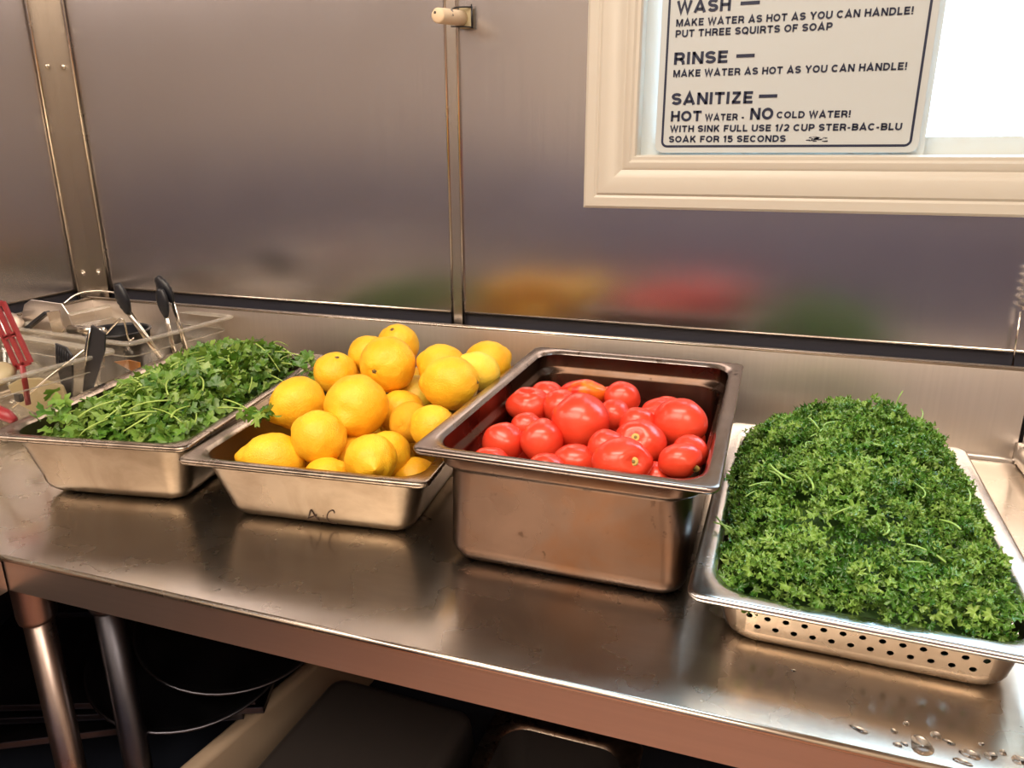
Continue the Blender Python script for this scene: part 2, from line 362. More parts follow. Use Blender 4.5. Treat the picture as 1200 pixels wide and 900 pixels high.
def stroke(P, th, closed=False):
    P = [Vector((a, c)) for a, c in P]; n = len(P); Lf = []; Rg = []
    for i in range(n):
        a = P[i]-P[i-1] if (i or closed) else P[1]-P[0]; c = P[(i+1) % n]-P[i] if (i < n-1 or closed) else a
        a.normalize(); c.normalize(); m = (a+c); m = m.normalized() if m.length > 1e-4 else a
        nn = Vector((-m.y, m.x)); k = th/2/max(.42, nn.dot(Vector((-a.y, a.x)))); Lf.append(P[i]+nn*k); Rg.append(P[i]-nn*k)
    V = Lf+Rg; F = [(n+i, n+(i+1) % n, (i+1) % n, i) for i in range(n if closed else n-1)]
    return V, F
def text(s, x, z, cap, width, bold=0):
    V = []; F = []; cx = 0
    for ch in s:
        w, st_ = GL[ch]; cl = False
        for q in st_:
            if q == 'ox': cl = True; continue
            v, f = stroke(q, TH, cl); cl = False; n = len(V)
            V += [(p.x+cx, p.y) for p in v]; F += [tuple(n+k for k in g) for g in f]
        cx += w+(.17 if ch != ' ' else .10)
    k = width/(cx-.17); return mk('lettering', [(x+a*k, -.0009, z+c*cap) for a, c in V], F, M_ink, sg, smooth=False)
def dash(x0, x1, z, h):
    mk('printed_dash', [(x0, -.0009, z), (x1, -.0009, z), (x1, -.0009, z+h), (x0, -.0009, z+h)], [(0, 1, 2, 3)], M_ink, sg, smooth=False)
B = SZ0
text('WASH', -.180, .6775-B, .0185, .083, .055); dash(-.082, -.053, .6845-B, .005)
text('MAKE WATER AS HOT AS YOU CAN HANDLE!', -.180, .6585-B, .0108, .345, .045)
text('PUT THREE SQUIRTS OF SOAP', -.180, .6425-B, .0108, .236, .045)
text('RINSE', -.180, .6015-B, .0185, .085, .055); dash(-.082, -.054, .6085-B, .005)
text('MAKE WATER AS HOT AS YOU CAN HANDLE!', -.180, .5825-B, .0108, .347, .045)
text('SANITIZE', -.180, .5395-B, .0185, .129, .055); dash(-.042, -.014, .5475-B, .005)
text('HOT', -.180, .5135-B, .0165, .050, .055); text('WATER -', -.124, .5140-B, .0105, .062, .045)
text('NO', -.053, .5145-B, .0180, .035, .055); text('COLD WATER!', -.012, .5160-B, .0105, .109, .045)
text('WITH SINK FULL USE 1/2 CUP STER-BAC-BLU', -.180, .4965-B, .0105, .352, .045)
text('SOAK FOR 15 SECONDS', -.181, .4800-B, .0105, .186, .045)
rs = random.Random(3)
V = []; F = []
for k in range(26):
    cx = .052+rs.gauss(0, .007); cz = .4845-B+rs.gauss(0, .0018); w = rs.uniform(.001, .004); h = rs.uniform(.0004, .001)
    i = len(V); V += [(cx-w, -.0007, cz-h), (cx+w, -.0007, cz-h*.4), (cx+w*.8, -.0007, cz+h), (cx-w*.9, -.0007, cz+h*.5)]; F.append((i, i+1, i+2, i+3))
mk('scuff_mark', V, F, M_ink, sg, smooth=False)

# ---------------------------------------------------------------- stainless work table (L shaped, corner)
TF = -.718; TX0 = XL+.012; TX1 = .392; HB = .149
tb = empty('work_table', (-.5, -.36, FZ), 'long stainless steel work table with a raised back splash against the steel wall', 'table')
def local(o): o.location = (.5, .36, -FZ); return o     # children are modelled in room coordinates
b = bmesh.new()
V = [(TX0, 0), (TX0, -2.6), (-.855, -2.6), (-.855, TF), (TX1, TF), (TX1, 0)]
poly_prism(b, V, -.004)
bmesh.ops.recalc_face_normals(b, faces=b.faces); local(bm_obj('tabletop', b, M_table, tb))
# front apron with rolled upper edge
b = bmesh.new(); box(b, -.853, TX1, TF-.002, TF+.002, -.049, -.003); box(b, -.853, TX1, TF, TF+.014, -.0505, -.0475)
local(bm_obj('apron', b, M_apron, tb))
b = bmesh.new(); box(b, -.8575, -.8535, -2.6, TF-.004, -.049, -.003); local(bm_obj('apron', b, M_apron, tb))
local(tube('rolled_edge', [(-.855, TF-.0005, -.004), (TX1, TF-.0005, -.004)], .0042, M_lip, tb, n=12))
local(tube('rolled_edge', [(-.855, -2.6, -.004), (-.855, TF, -.004)], .0042, M_lip, tb, n=12))
# back splash, its return and coved foot
def splash(pf, nm):
    prf = [(.006, 0), (.0025, .0015), (.0005, .005), (0, .010), (0, HB-.004), (.0012, HB-.001), (.004, HB), (.018, HB), (.020, HB-.002), (.020, HB-.03)]
    prf = [(-.008, .0003), (-.004, .0008), (-.0015, .0025), (-.0004, .006)] + prf[3:]
    V = []; F = []
    for d, z in prf:
        V += pf(d, z)
    for i in range(len(prf)-1): F.append((2*i, 2*i+1, 2*i+3, 2*i+2))
    b = bmesh.new(); me = bpy.data.meshes.new('t'); me.from_pydata(V, [], F); b.from_mesh(me); bpy.data.meshes.remove(me)
    return local(bm_obj(nm, b, M_splash, tb, smooth=True, sharp=60))
splash(lambda d, z: [(TX0, d, z), (TX1, d, z)], 'back_splash')
xs_ = XL+.04
splash(lambda d, z: [(xs_-d, -2.6, z), (xs_-d, 0, z)], 'back_splash')
local(tube('splash_edge', [(TX0, .002, HB-.001), (TX1, .002, HB-.001)], .0030, M_lip, tb, n=8))
local(tube('splash_edge', [(xs_-.002, -2.6, HB-.001), (xs_-.002, 0, HB-.001)], .0030, M_lip, tb, n=8))
def leg(x, y, m):
    l = local(tube('leg', [(x, y, -.06), (x, y, FZ+.02)], .0185, m, tb, n=18))
    V, F = lathe_vf([(.0225, -.004), (.024, -.012), (.024, -.112), (.0228, -.119), (.0185, -.120)], 20)
    mk('leg_socket', [v+Vector((x, y, 0)) for v in V], F, m, l)
    V, F = lathe_vf([(.0185, .05), (.022, .045), (.022, .008), (.014, 0), (.001, 0)], 16)
    mk('foot', [v+Vector((x, y, FZ)) for v in V], F, M_black, l)
leg(-.872, -.680, M_leg); leg(-.805, -.630, M_tray); leg(.34, -.66, M_leg); leg(-.87, -2.5, M_leg)  # second leg's shadow is put into its colour by the dark tray metal
SHZ = -.55
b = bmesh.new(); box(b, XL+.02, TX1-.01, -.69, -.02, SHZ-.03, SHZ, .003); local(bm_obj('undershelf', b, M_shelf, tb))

# ---------------------------------------------------------------- sink drainboard at the right end
dr = empty('sink_drainboard', (.66, -.3, FZ), 'stainless sink drainboard with a rolled raised edge at the right end of the table', 'sink')
b = bmesh.new(); box(b, .402, 1.3, -.70, .0, -.03, .006); bm_obj('board', b, M_table, dr, loc=(-.66, .3, -FZ))
b = bmesh.new()
pp = [(1.3, -.012), (.46, -.012), (.425, -.014), (.405, -.035), (.398, -.08), (.398, -.66)]
V, F = tube_vf(smooth_path([(x, y, .018) for x, y in pp], 6), .016, n=12, flat=1.1); mk('rolled_rim', V, F, M_splash, dr, loc=(-.66, .3, -FZ))
b = bmesh.new(); box(b, .398, 1.3, .001, .02, -.03, HB, .002); bm_obj('back_splash', b, M_splash, dr, loc=(-.66, .3, -FZ))
for x, y in ((.45, -.65), (1.25, -.65), (.45, -.06), (1.25, -.06)):
    tube('leg', [(x, y, -.03), (x, y, FZ)], .018, M_apron, dr).location = (-.66, .3, -FZ)
rd = empty('sprayer_rod', (.372, .028, .150), 'thin metal rod with a coiled spring end standing behind the splash at the right edge', 'rod')
tube('rod', [(0, 0, -.008), (-.004, 0, .082)], .0016, M_chrome, rd, n=8)
tube('coil', [(.004+.007*math.cos(a*.6), .006*math.sin(a*.6), .082+a*.0011) for a in range(0, 60)], .0016, M_chrome, rd, n=6)

# ---------------------------------------------------------------- wall peg
pg = empty('wall_peg', (-.544, WY, .6865), 'cream painted round peg wired to the wall seam above the lemons', 'peg')
mpg = MT('worn_peg_paint'); mpg.set(Roughness=.5)
_n = mpg.noise(mpg.coord((1, 1, 1)), 55, 3)
mpg.l(mpg.mix(mpg.rng(_n, 0, 1, .64, .66), (.80, .62, .42), (.06, .045, .04)), mpg.b.inputs['Base Color']); mpg = mpg.m
V, F = lathe_vf([(.0001, .106), (.009, .106), (.0112, .1045), (.0118, .102), (.0122, .05), (.0122, 0), (.0001, 0)], 28, frame((0, -.004, 0), (1, 0, 0), (0, -1, -.10)))
mk('dowel', V, F, mpg, pg)
b = bmesh.new(); box(b, -.004, .019, -.010, -.004, -.017, .017, .002); bm_obj('bracket', b, M_cream, pg)
for z in (-.0145, .0145):
    tube('wire_tie', smooth_path([(-.018, -.012, z*.9), (-.006, -.019, z*1.02), (.008, -.018, z*1.05), (.021, -.008, z*1.1)], 5), .0013, M_black, pg, n=6)
tube('wire_tie', [(.0195, -.009, -.016), (.0200, -.0105, 0), (.0195, -.009, .020)], .0016, M_black, pg, n=6)

# ---------------------------------------------------------------- hotel pans
def hotel_pan(name, fl, phi, w, l, h, mat, rimmat, label, fillet=.024, taper=.018, step=False, rw=.017, z0=0.0, cin=.036):
    """fl = front-left corner of the rim; returns the pan body (origin at the middle of its foot)"""
    a, bb = w/2, l/2
    ex = Vector((math.cos(phi), math.sin(phi), 0)); ey = Vector((-math.sin(phi), math.cos(phi), 0))
    loc = Vector((fl[0], fl[1], z0)) + ex*a + ey*bb
    tw = .0012; zt = h-.0055
    wt = rw+.001                                        # wall top inset from the rim edge
    L = []
    bi = wt+taper                                        # foot inset
    for k in range(6):
        A = math.pi/2*k/5
        L.append((a-bi-fillet*(1-math.sin(A)), bb-bi-fillet*(1-math.sin(A)), max(.004, cin*.72-fillet*.5*(1-math.sin(A))), fillet*(1-math.cos(A))))
    if step:
        L += [(a-wt-.009, bb-wt-.009, cin, zt-.030), (a-wt-.0075, bb-wt-.0075, cin, zt-.026), (a-wt-.001, bb-wt-.001, cin, zt-.022), (a-wt, bb-wt, cin, zt-.019)]
    else:
        L += [(a-wt-.001, bb-wt-.001, cin, zt-.012)]
    L += [(a-wt, bb-wt, cin, zt)]
    inner = [(x-tw, y-tw, r, z if z > fillet else z+tw) for x, y, r, z in L][::-1]
    Vo, Fo = loft(L, cap0=True); Vi, Fi = loft(inner, cap1=True)
    n = len(Vo); V = Vo+Vi; F = Fo+[tuple(i+n for i in f) for f in Fi]
    body = mk(name, V, F, mat, loc=loc, rot=(0, 0, phi)); meta(body, label, 'pan')
    body.data.polygons.foreach_set('use_smooth', [len(p.vertices) == 4 for p in body.data.polygons])
    ro = .014
    RL = [(a-wt-.0002, bb-wt-.0002, cin, zt-.0005), (a-.004, bb-.004, ro, zt), (a-.0015, bb-.0015, ro, zt-.002), (a-.0002, bb-.0002, ro, zt+.0005), (a, bb, ro, zt+.003), (a-.0012, bb-.0012, ro, h-.0008), (a-.004, bb-.004, ro, h),
          (a-rw*.75, bb-rw*.75, cin-.006, h-.0004), (a-rw+.001, bb-rw+.001, cin-.001, h-.0018), (a-wt-tw, bb-wt-tw, cin, h-.006)]
    Vr, Fr = loft(RL); rim = mk('rim', Vr, Fr, rimmat, body)
    return body, loc, ex, ey
PAN1, l1, _, _ = hotel_pan('hotel_pan', (-.985, -.622), math.radians(9.5), .298, .47, .104, M_pan, M_panrim, 'worn steel hotel pan heaped with flat green cilantro leaves', taper=.016, fillet=.03)
PAN2, l2, _, _ = hotel_pan('hotel_pan', (-.690, -.594), math.radians(5.6), .338, .47, .098, M_pan, M_panrim, 'steel hotel pan full of lemons with two handwritten letters on its front', taper=.018, fillet=.028)
PAN3, l3, _, _ = hotel_pan('hotel_pan', (-.359, -.592), math.radians(-.3), .334, .472, .156, M_pan3, M_pan3rim, 'deep browned steel hotel pan holding red tomatoes', taper=.010, fillet=.026, step=True, rw=.0175)
PAN4, l4, _, _ = hotel_pan('perforated_hotel_pan', (-.046, -.640), math.radians(-1.2), .322, .505, .065, M_pan4, M_pan4rim, 'shallow perforated steel pan heaped with curly parsley', taper=.010, fillet=.016, rw=.021, cin=.045)
# perforations: two staggered rows through each wall and rows through the floor
def perforate(pan, w, l):
    cb = bmesh.new()
    def cyl(p, ax, d):
        t = bmesh.new(); bmesh.ops.create_cone(t, cap_ends=True, segments=14, radius1=.0031, radius2=.0031, depth=d)
        join(cb, t, frame(p, Vector(ax).orthogonal(), ax))
    for row, (z, off, cnt) in enumerate(((.0375, 0, 13), (.0245, .5, 12))):
        for i in range(cnt):
            x = -w/2+.059+(i+off)*.0168
            cyl((x, -l/2+.026, z), (0, 1, 0), .03); cyl((x, l/2-.026, z), (0, 1, 0), .03)
        for i in range(cnt+8):
            y = -l/2+.06+(i+off)*.019
            cyl((-w/2+.026, y, z), (1, 0, 0), .03); cyl((w/2-.026, y, z), (1, 0, 0), .03)
    me = bpy.data.meshes.new('cut'); cb.to_mesh(me); cb.free(); co_ = bpy.data.objects.new('cut', me); C.objects.link(co_)
    co_.location = pan.location; co_.rotation_euler = pan.rotation_euler
    md = pan.modifiers.new('holes', 'BOOLEAN'); md.object = co_; md.operation = 'DIFFERENCE'; md.solver = 'EXACT'; md.use_self = False
    bpy.context.view_layer.update()
    nm = bpy.data.meshes.new_from_object(pan.evaluated_get(bpy.context.evaluated_depsgraph_get()))
    pan.modifiers.clear(); pan.data = nm
    for p in nm.polygons:
        nv = p.normal
        p.use_smooth = not (abs(nv.z) > .97 or ((abs(nv.x) > .955 or abs(nv.y) > .955) and .018 < p.center.z < .06) or len(p.vertices) > 4)
    bpy.data.objects.remove(co_)
perforate(PAN4, .322, .505)
# handwriting on the front of the lemon pan
def pan_front(px, py):
    """point on the lemon pan's front face at a photo pixel, in the pan's frame"""
    bpy.context.view_layer.update(); Mi = PAN2.matrix_world.inverted()
    e = Mi @ EYE; q = Mi @ at(px, py, -.5); d = q-e
    hit, p, nn, _ = PAN2.ray_cast(e, d.normalized()); return (p + nn*.0005) if hit else q
for path in ([(360, 611), (362, 605), (364.5, 597), (369, 604), (374, 609), (381, 612.5)], [(361, 607), (367, 605), (371, 603)], [(392, 601), (390.5, 598), (386.5, 599), (383.5, 604), (385, 610), (390, 612.5), (395.5, 613)], [(378.6, 604.2), (379.2, 604.6)]):
    P = [pan_front(*q) for q in path]; tube('marker_writing', smooth_path(P, 5), .0008, plain('marker_ink', (.05, .025, .015), .6), PAN2, n=6)

PANS = {'lemon': (PAN2, .338, .47, .098, .018, .018, .028), 'tomato': (PAN3, .334, .472, .156, .0185, .010, .026)}
def inside(kind, p, R):
    """keep a fruit clear of its pan's walls and floor"""
    pan, w, l, h, wt, tp, fil = PANS[kind]
    if p[2]-h > R*.9: return Vector(p)
    M = pan.matrix_basis; q = M.inverted() @ Vector(p)
    q.z = max(q.z, R+.0025)
    zz = min(q.z, h); ins = wt+tp*(1-zz/h)+.0025 + (.009 if kind == 'tomato' and zz < h-.03 else 0) + fil*.35*max(0, 1-zz/fil/1.6)
    R *= 1.05; r = R if q.z < h else math.sqrt(max(0, R*R-(q.z-h)**2))
    for i, hh in ((0, w/2), (1, l/2)):
        m_ = max(0.0, hh-ins-r); q[i] = max(-m_, min(m_, q[i]))
    return M @ q

# ---------------------------------------------------------------- lemons
def lemon_mat(name, c1, c2, pores=1):
    m = MT(name); m.set(Roughness=.42, Subsurface_Weight=.12, Subsurface_Scale=.01, Specular_IOR_Level=.4)
    m.b.inputs['Subsurface Radius'].default_value = (1, .6, .1)
    m.l(m.mix(m.rng(m.noise(m.coord(), 26, 3), 0, 1, .35, .68), c1, c2), m.b.inputs['Base Color'])
    v = m.n('ShaderNodeTexVoronoi'); m.l(m.coord(), v.inputs['Vector']); v.inputs['Scale'].default_value = 620
    n1 = m.bump(v.outputs[0], .45, .0008); m.bump(m.noise(m.coord(), 110, 4, .6), .45, .0025, n1); return m.m
M_lem = lemon_mat('lemon_rind', (.90, .43, .012), (.92, .54, .03))
M_lemp = lemon_mat('pale_lemon_rind', (.88, .60, .04), (.86, .66, .10))
M_cal = plain('dried_calyx', (.16, .11, .035), .7)
from mathutils import noise as mn
def camdir(r, u, t): return (RT*r + UP*u - FW*t).normalized()
def lemon_mesh(R, el, seed, nip=.13, lump=.04):
    n, k = 40, 30; V = []; F = []; off = Vector((seed*3.7, seed*1.3, seed*2.1))
    for i in range(k+1):
        th = math.pi*i/k; s, c = math.sin(th), math.cos(th)
        z = c*el + nip*math.exp(-(th/.25)**2) - .035*math.exp(-((math.pi-th)/.40)**2) + .06*math.exp(-((math.pi-th)/.15)**2)
        rr = s*(1-.06*c) + .03*math.exp(-((th-.32)/.12)**2) - .04*math.exp(-((th-.52)/.14)**2)*(nip > .05)
        for j in range(n):
            a = 2*math.pi*j/n; p = Vector((rr*math.cos(a), rr*math.sin(a), z))
            w = 1 + lump*mn.noise(p*1.6+off) + lump*.6*mn.noise(p*4+off) + .007*math.exp(-((math.pi-th)/.5)**2)*math.cos(5*a+seed)*min(1, (math.pi-th)/.2)
            V.append(p*w*R)
    for i in range(k):
        for j in range(n): F.append((i*n+j, (i+1)*n+j, (i+1)*n+(j+1) % n, i*n+(j+1) % n))
    return V, F
def calyx(parent, zc, R, q=1):
    V = [(0, 0, .0006)]; F = []
    for j in range(20):
        a = 2*math.pi*j/20; r = (.0030 if j % 4 < 2 else .0041)*q; V.append((r*math.cos(a), r*math.sin(a), 0))
    F = [(0, 1+j, 1+(j+1) % 20) for j in range(20)]
    for j in range(12): a = 2*math.pi*j/12; V.append((.0016*q*math.cos(a), .0016*q*math.sin(a), .0003))
    for j in range(12): a = 2*math.pi*j/12; V.append((.0012*q*math.cos(a), .0012*q*math.sin(a), .0016))
    for j in range(12): F.append((21+j, 21+(j+1) % 12, 33+(j+1) % 12, 33+j))
    F.append(tuple(33+j for j in range(12)))
    o = mk('calyx', V, F, M_cal, parent, smooth=False); o.location = (0, 0, zc); o.rotation_euler = (math.pi, 0, 0); return o
LEM = [(-0.5751, -0.1945, 0.1571, 0.0350), (-0.5365, -0.3037, 0.1576, 0.0436), (-0.5996, -0.2517, 0.1550, 0.0310), (-0.6269, -0.3102, 0.1359, 0.0346), (-0.6319, -0.4085, 0.1181, 0.0385), (-0.5319, -0.4125, 0.1251, 0.0456), (-0.5478, -0.4854, 0.1054, 0.0364), (-0.4556, -0.5096, 0.0945, 0.0331), (-0.6021, -0.5133, 0.0773, 0.0353), (-0.5195, -0.5179, 0.0603, 0.0311), (-0.4651, -0.4524, 0.0787, 0.0322), (-0.5206, -0.4467, 0.0626, 0.0307), (-0.5021, -0.3353, 0.0934, 0.0352), (-0.5078, -0.2704, 0.0993, 0.0337), (-0.4567, -0.2852, 0.1557, 0.0356), (-0.4067, -0.3679, 0.1595, 0.0386), (-0.3840, -0.3112, 0.1643, 0.0266), (-0.4033, -0.2256, 0.1497, 0.0368), (-0.3951, -0.4525, 0.1264, 0.0300), (-0.4241, -0.4459, 0.0441, 0.0312)]
LEM_LOW = [(-0.5744, -0.2553, 0.0363, 0.0323), (-0.5218, -0.2933, 0.0355, 0.0315), (-0.5767, -0.3905, 0.0370, 0.0330), (-0.4755, -0.3310, 0.0364, 0.0324), (-0.6282, -0.3350, 0.0346, 0.0306), (-0.5961, -0.1895, 0.0353, 0.0313), (-0.4842, -0.2355, 0.0357, 0.0317), (-0.6051, -0.4531, 0.0379, 0.0339), (-0.4865, -0.3922, 0.0369, 0.0329), (-0.6443, -0.2660, 0.0350, 0.0310), (-0.5329, -0.1866, 0.0375, 0.0335), (-0.5698, -0.3276, 0.0351, 0.0311), (-0.6510, -0.2083, 0.0347, 0.0307), (-0.6202, -0.2202, 0.1028, 0.0339), (-0.4817, -0.1924, 0.1019, 0.0327), (-0.5958, -0.3038, 0.0832, 0.0311), (-0.5817, -0.3672, 0.0984, 0.0313), (-0.5561, -0.2106, 0.0955, 0.0332), (-0.4582, -0.3912, 0.1037, 0.0310)]
TOM = [(-0.3009, -0.3348, 0.1274, 0.0268), (-0.2889, -0.2864, 0.1221, 0.0261), (-0.2519, -0.3422, 0.1315, 0.0240), (-0.2344, -0.2813, 0.1353, 0.0263), (-0.2064, -0.4200, 0.1431, 0.0338), (-0.1773, -0.2956, 0.1382, 0.0232), (-0.1755, -0.3632, 0.1362, 0.0202), (-0.1360, -0.4116, 0.1462, 0.0206), (-0.1231, -0.3769, 0.1377, 0.0196), (-0.1212, -0.3373, 0.1336, 0.0226), (-0.0853, -0.4042, 0.1507, 0.0297), (-0.1247, -0.4573, 0.1391, 0.0281), (-0.1324, -0.5291, 0.1445, 0.0279), (-0.0719, -0.5141, 0.1477, 0.0207), (-0.2952, -0.4585, 0.1200, 0.0241), (-0.2794, -0.4134, 0.1251, 0.0194), (-0.2451, -0.4582, 0.1274, 0.0252), (-0.1927, -0.4976, 0.1234, 0.0217), (-0.1576, -0.4902, 0.1411, 0.0211), (-0.2893, -0.5235, 0.1142, 0.0231), (-0.2185, -0.5295, 0.1192, 0.0219), (-0.0984, -0.5119, 0.1206, 0.0194), (-0.0631, -0.4615, 0.1370, 0.0196)]
TOM_LOW = [(-0.1204, -0.2234, 0.0292, 0.0252), (-0.2231, -0.5216, 0.0302, 0.0262), (-0.1210, -0.3308, 0.0314, 0.0274), (-0.1415, -0.4092, 0.0295, 0.0255), (-0.1274, -0.5294, 0.0314, 0.0274), (-0.2795, -0.4531, 0.0298, 0.0258), (-0.2093, -0.3499, 0.0309, 0.0269), (-0.2274, -0.4561, 0.0302, 0.0262), (-0.1270, -0.2792, 0.0317, 0.0277), (-0.2792, -0.3333, 0.0303, 0.0263), (-0.1772, -0.2906, 0.0311, 0.0271), (-0.2312, -0.2254, 0.0315, 0.0275), (-0.1701, -0.4713, 0.0314, 0.0274), (-0.2012, -0.4112, 0.0303, 0.0263), (-0.1004, -0.4808, 0.0307, 0.0267), (-0.2804, -0.1996, 0.0317, 0.0277), (-0.2692, -0.2742, 0.0316, 0.0276), (-0.2549, -0.3836, 0.0304, 0.0264), (-0.0919, -0.4066, 0.0298, 0.0258), (-0.1883, -0.1937, 0.0299, 0.0259), (-0.2807, -0.5112, 0.0304, 0.0264), (-0.1788, -0.2416, 0.0297, 0.0257), (-0.2289, -0.3036, 0.0296, 0.0256), (-0.1611, -0.3657, 0.0296, 0.0256), (-0.1623, -0.2677, 0.0794, 0.0263), (-0.1850, -0.3183, 0.0944, 0.0258), (-0.2542, -0.2692, 0.0910, 0.0258), (-0.2016, -0.4548, 0.0833, 0.0273), (-0.2255, -0.3918, 0.0972, 0.0268), (-0.1680, -0.3704, 0.0794, 0.0267), (-0.1514, -0.4994, 0.0826, 0.0254), (-0.2463, -0.4918, 0.0634, 0.0268), (-0.2111, -0.1984, 0.0977, 0.0253), (-0.1289, -0.3182, 0.0832, 0.0265), (-0.2928, -0.2386, 0.0843, 0.0277), (-0.2930, -0.3860, 0.0699, 0.0270), (-0.0868, -0.2493, 0.0692, 0.0255), (-0.1031, -0.3989, 0.1000, 0.0267), (-0.1221, -0.2149, 0.0944, 0.0274), (-0.2695, -0.3301, 0.0841, 0.0277)]

LG = 'lemons heaped in the steel pan'
# label, nipple/stem direction (right, up, towards the viewer), which end, elongation, pale?
LINFO = [
 ('lemon at the very top of the heap with a small stem scar facing up', (-.2, .72, .66), 's', 1.04, 0),
 ('large knobbly lemon high on the heap with a dark stem scar facing front', (-.35, -.27, .9), 's', 1.0, 0),
 ('lemon peeking out behind the left side of the large knobbly lemon', (0.85, 0.40, -.1), 'n', 1.05, 0),
 ('lemon with a greenish top on the left shoulder of the heap beside the cilantro', (.25, .75, .6), 's', .96, 0),
 ('leftmost big lemon, its blunt nipple pointing down left towards the cilantro', (-.68, -.48, .55), 'n', 1.08, 0),
 ('biggest roundest lemon at the centre of the heap, nipple low on its face', (-.21, -.53, .82), 'n', 1.0, 0),
 ('smooth lemon under the left side of the biggest centre lemon', (-0.85, 0.50, -.1), 'n', 1.02, 0),
 ('lemon at the middle of the front rim with its creased tip facing front', (.28, -.22, .93), 'n', 1.04, 0),
 ('long lemon lying on its side alone by the front left corner of its pan', (-.95, .10, .25), 'n', 1.22, 0),
 ('lemon showing only a thin top between the long lemon and the creased one', (0.85, 0.60, -.1), 'n', 1.0, 0),
 ('lemon just behind the right shoulder of the creased front lemon', (-0.85, 0.30, -.1), 'n', 1.0, 0),
 ('lemon of which only a left sliver shows behind the creased front lemon', (0.85, 0.40, -.1), 'n', 1.0, 0),
 ('smooth lemon tucked in right of the biggest centre lemon', (-0.85, 0.50, -.1), 'n', 1.02, 0),
 ('pale greenish yellow lemon glimpsed in the gap under the large knobbly lemon', (0.85, 0.60, -.1), 'n', 1.0, 1),
 ('round lemon at the back between the large knobbly lemon and the grainy one', (-0.85, 0.30, -.1), 'n', 1.05, 0),
 ('large grainy lemon on the right of the heap with its stem end turned right', (1, .02, .12), 's', 1.06, 0),
 ('small pale lemon with a pointed nipple beside the tomato pan', (-.72, .58, .32), 'n', 1.18, 1),
 ('lemon at the back right of the heap behind the small pale nippled lemon', (0.85, 0.40, -.1), 'n', 1.04, 0),
 ('lemon partly hidden by the left rim of the tomato pan below the grainy lemon', (-0.85, 0.50, -.1), 'n', 1.0, 0),
 ('lowest right lemon showing under the front left corner of the tomato pan', (0.85, 0.60, -.1), 'n', 1.0, 0)]
for i, (x, y, z, R) in enumerate(LEM):
    lab, d, end, el, pale = LINFO[i]
    V, F = lemon_mesh(R*.985, el, i+1, nip=.10 if end == 's' else (.07 if d[2] == -.1 else .19))
    o = mk('lemon', V, F, M_lemp if pale else M_lem); o.location = inside('lemon', (x, y, z), R)
    ax = camdir(*d) * (1 if end == 'n' else -1)
    o.rotation_mode = 'QUATERNION'; o.rotation_quaternion = ax.to_track_quat('Z', 'Y')
    meta(o, lab, 'lemon', LG)
    if end == 's': calyx(o, V[-1].z-.0004, R, 1.15)
V, F = lemon_mesh(1, 1.03, 40); low = None
for i, (x, y, z, R) in enumerate(LEM_LOW):
    if low is None: low = mk('lemon', V, F, M_lem); o = low
    else: o = low.copy(); C.objects.link(o)
    o.location = inside('lemon', (x, y, z), R); o.scale = (R*.95,)*3; o.rotation_euler = (i*1.3, i*.7, i*2.1)
    meta(o, 'lemon buried deep in the heap, almost wholly hidden by the lemons on top', 'lemon', LG)

# ---------------------------------------------------------------- tomatoes
def tomato_mat(name, c1, c2, lo, hi, scale=9):
    m = MT(name); m.set(Roughness=.27, Subsurface_Weight=.10, Subsurface_Scale=.008, Coat_Weight=.15, Coat_Roughness=.15)
    m.l(m.mix(m.rng(m.noise(m.coord((1, 1, .5)), scale, 3), 0, 1, lo, hi), c1, c2), m.b.inputs['Base Color'])
    m.bump(m.noise(m.coord(), 60, 2), .06, .001); return m.m
M_tom = tomato_mat('tomato_skin', (.70, .030, .014), (.76, .075, .03), .4, .7)
M_tom2 = tomato_mat('orange_streaked_tomato_skin', (.68, .03, .012), (.85, .22, .015), .45, .66, 34)
M_scar = plain('stem_scar', (.55, .38, .10), .7)
M_scar2 = plain('stem_scar_core', (.22, .15, .05), .8)
def tomato_mesh(R, el, seed, lobe=.035, tip=0.0):
    n, k = 40, 28; V = []; F = []; off = Vector((seed*2.7, seed*5.3, seed*1.1))
    for i in range(k+1):
        th = math.pi*i/k; s, c = math.sin(th), math.cos(th)
        dim = math.exp(-(th/.34)**2)
        for j in range(n):
            a = 2*math.pi*j/n
            z = c*el - .20*dim*el + tip*math.exp(-((math.pi-th)/.5)**2)*-1
            lb = lobe*math.cos(5*a+seed)*(.25+.75*max(0, c))*s
            p = Vector((s*(1+lb)*math.cos(a), s*(1+lb)*math.sin(a), z+lb*.6*math.exp(-(th/.7)**2)))
            V.append(p*R*(1+.07*mn.noise(p*1.2+off)))
    for i in range(k):
        for j in range(n): F.append((i*n+j, (i+1)*n+j, (i+1)*n+(j+1) % n, i*n+(j+1) % n))
    return V, F
def scar(parent, R, el):
    z = R*el*.80
    V, F = lathe_vf([(.0001, .0012), (.0018, .0012), (.0019, .0006), (.0034, .0009), (.0046, .0006), (.0052, -.0006)], 18)
    o = mk('stem_scar', V, F, [M_scar, M_scar2], parent); o.location = (0, 0, z+.0006)
    for p in o.data.polygons:
        if p.index < 36: p.material_index = 1
    return o
TG = 'tomatoes heaped in the deep browned pan'
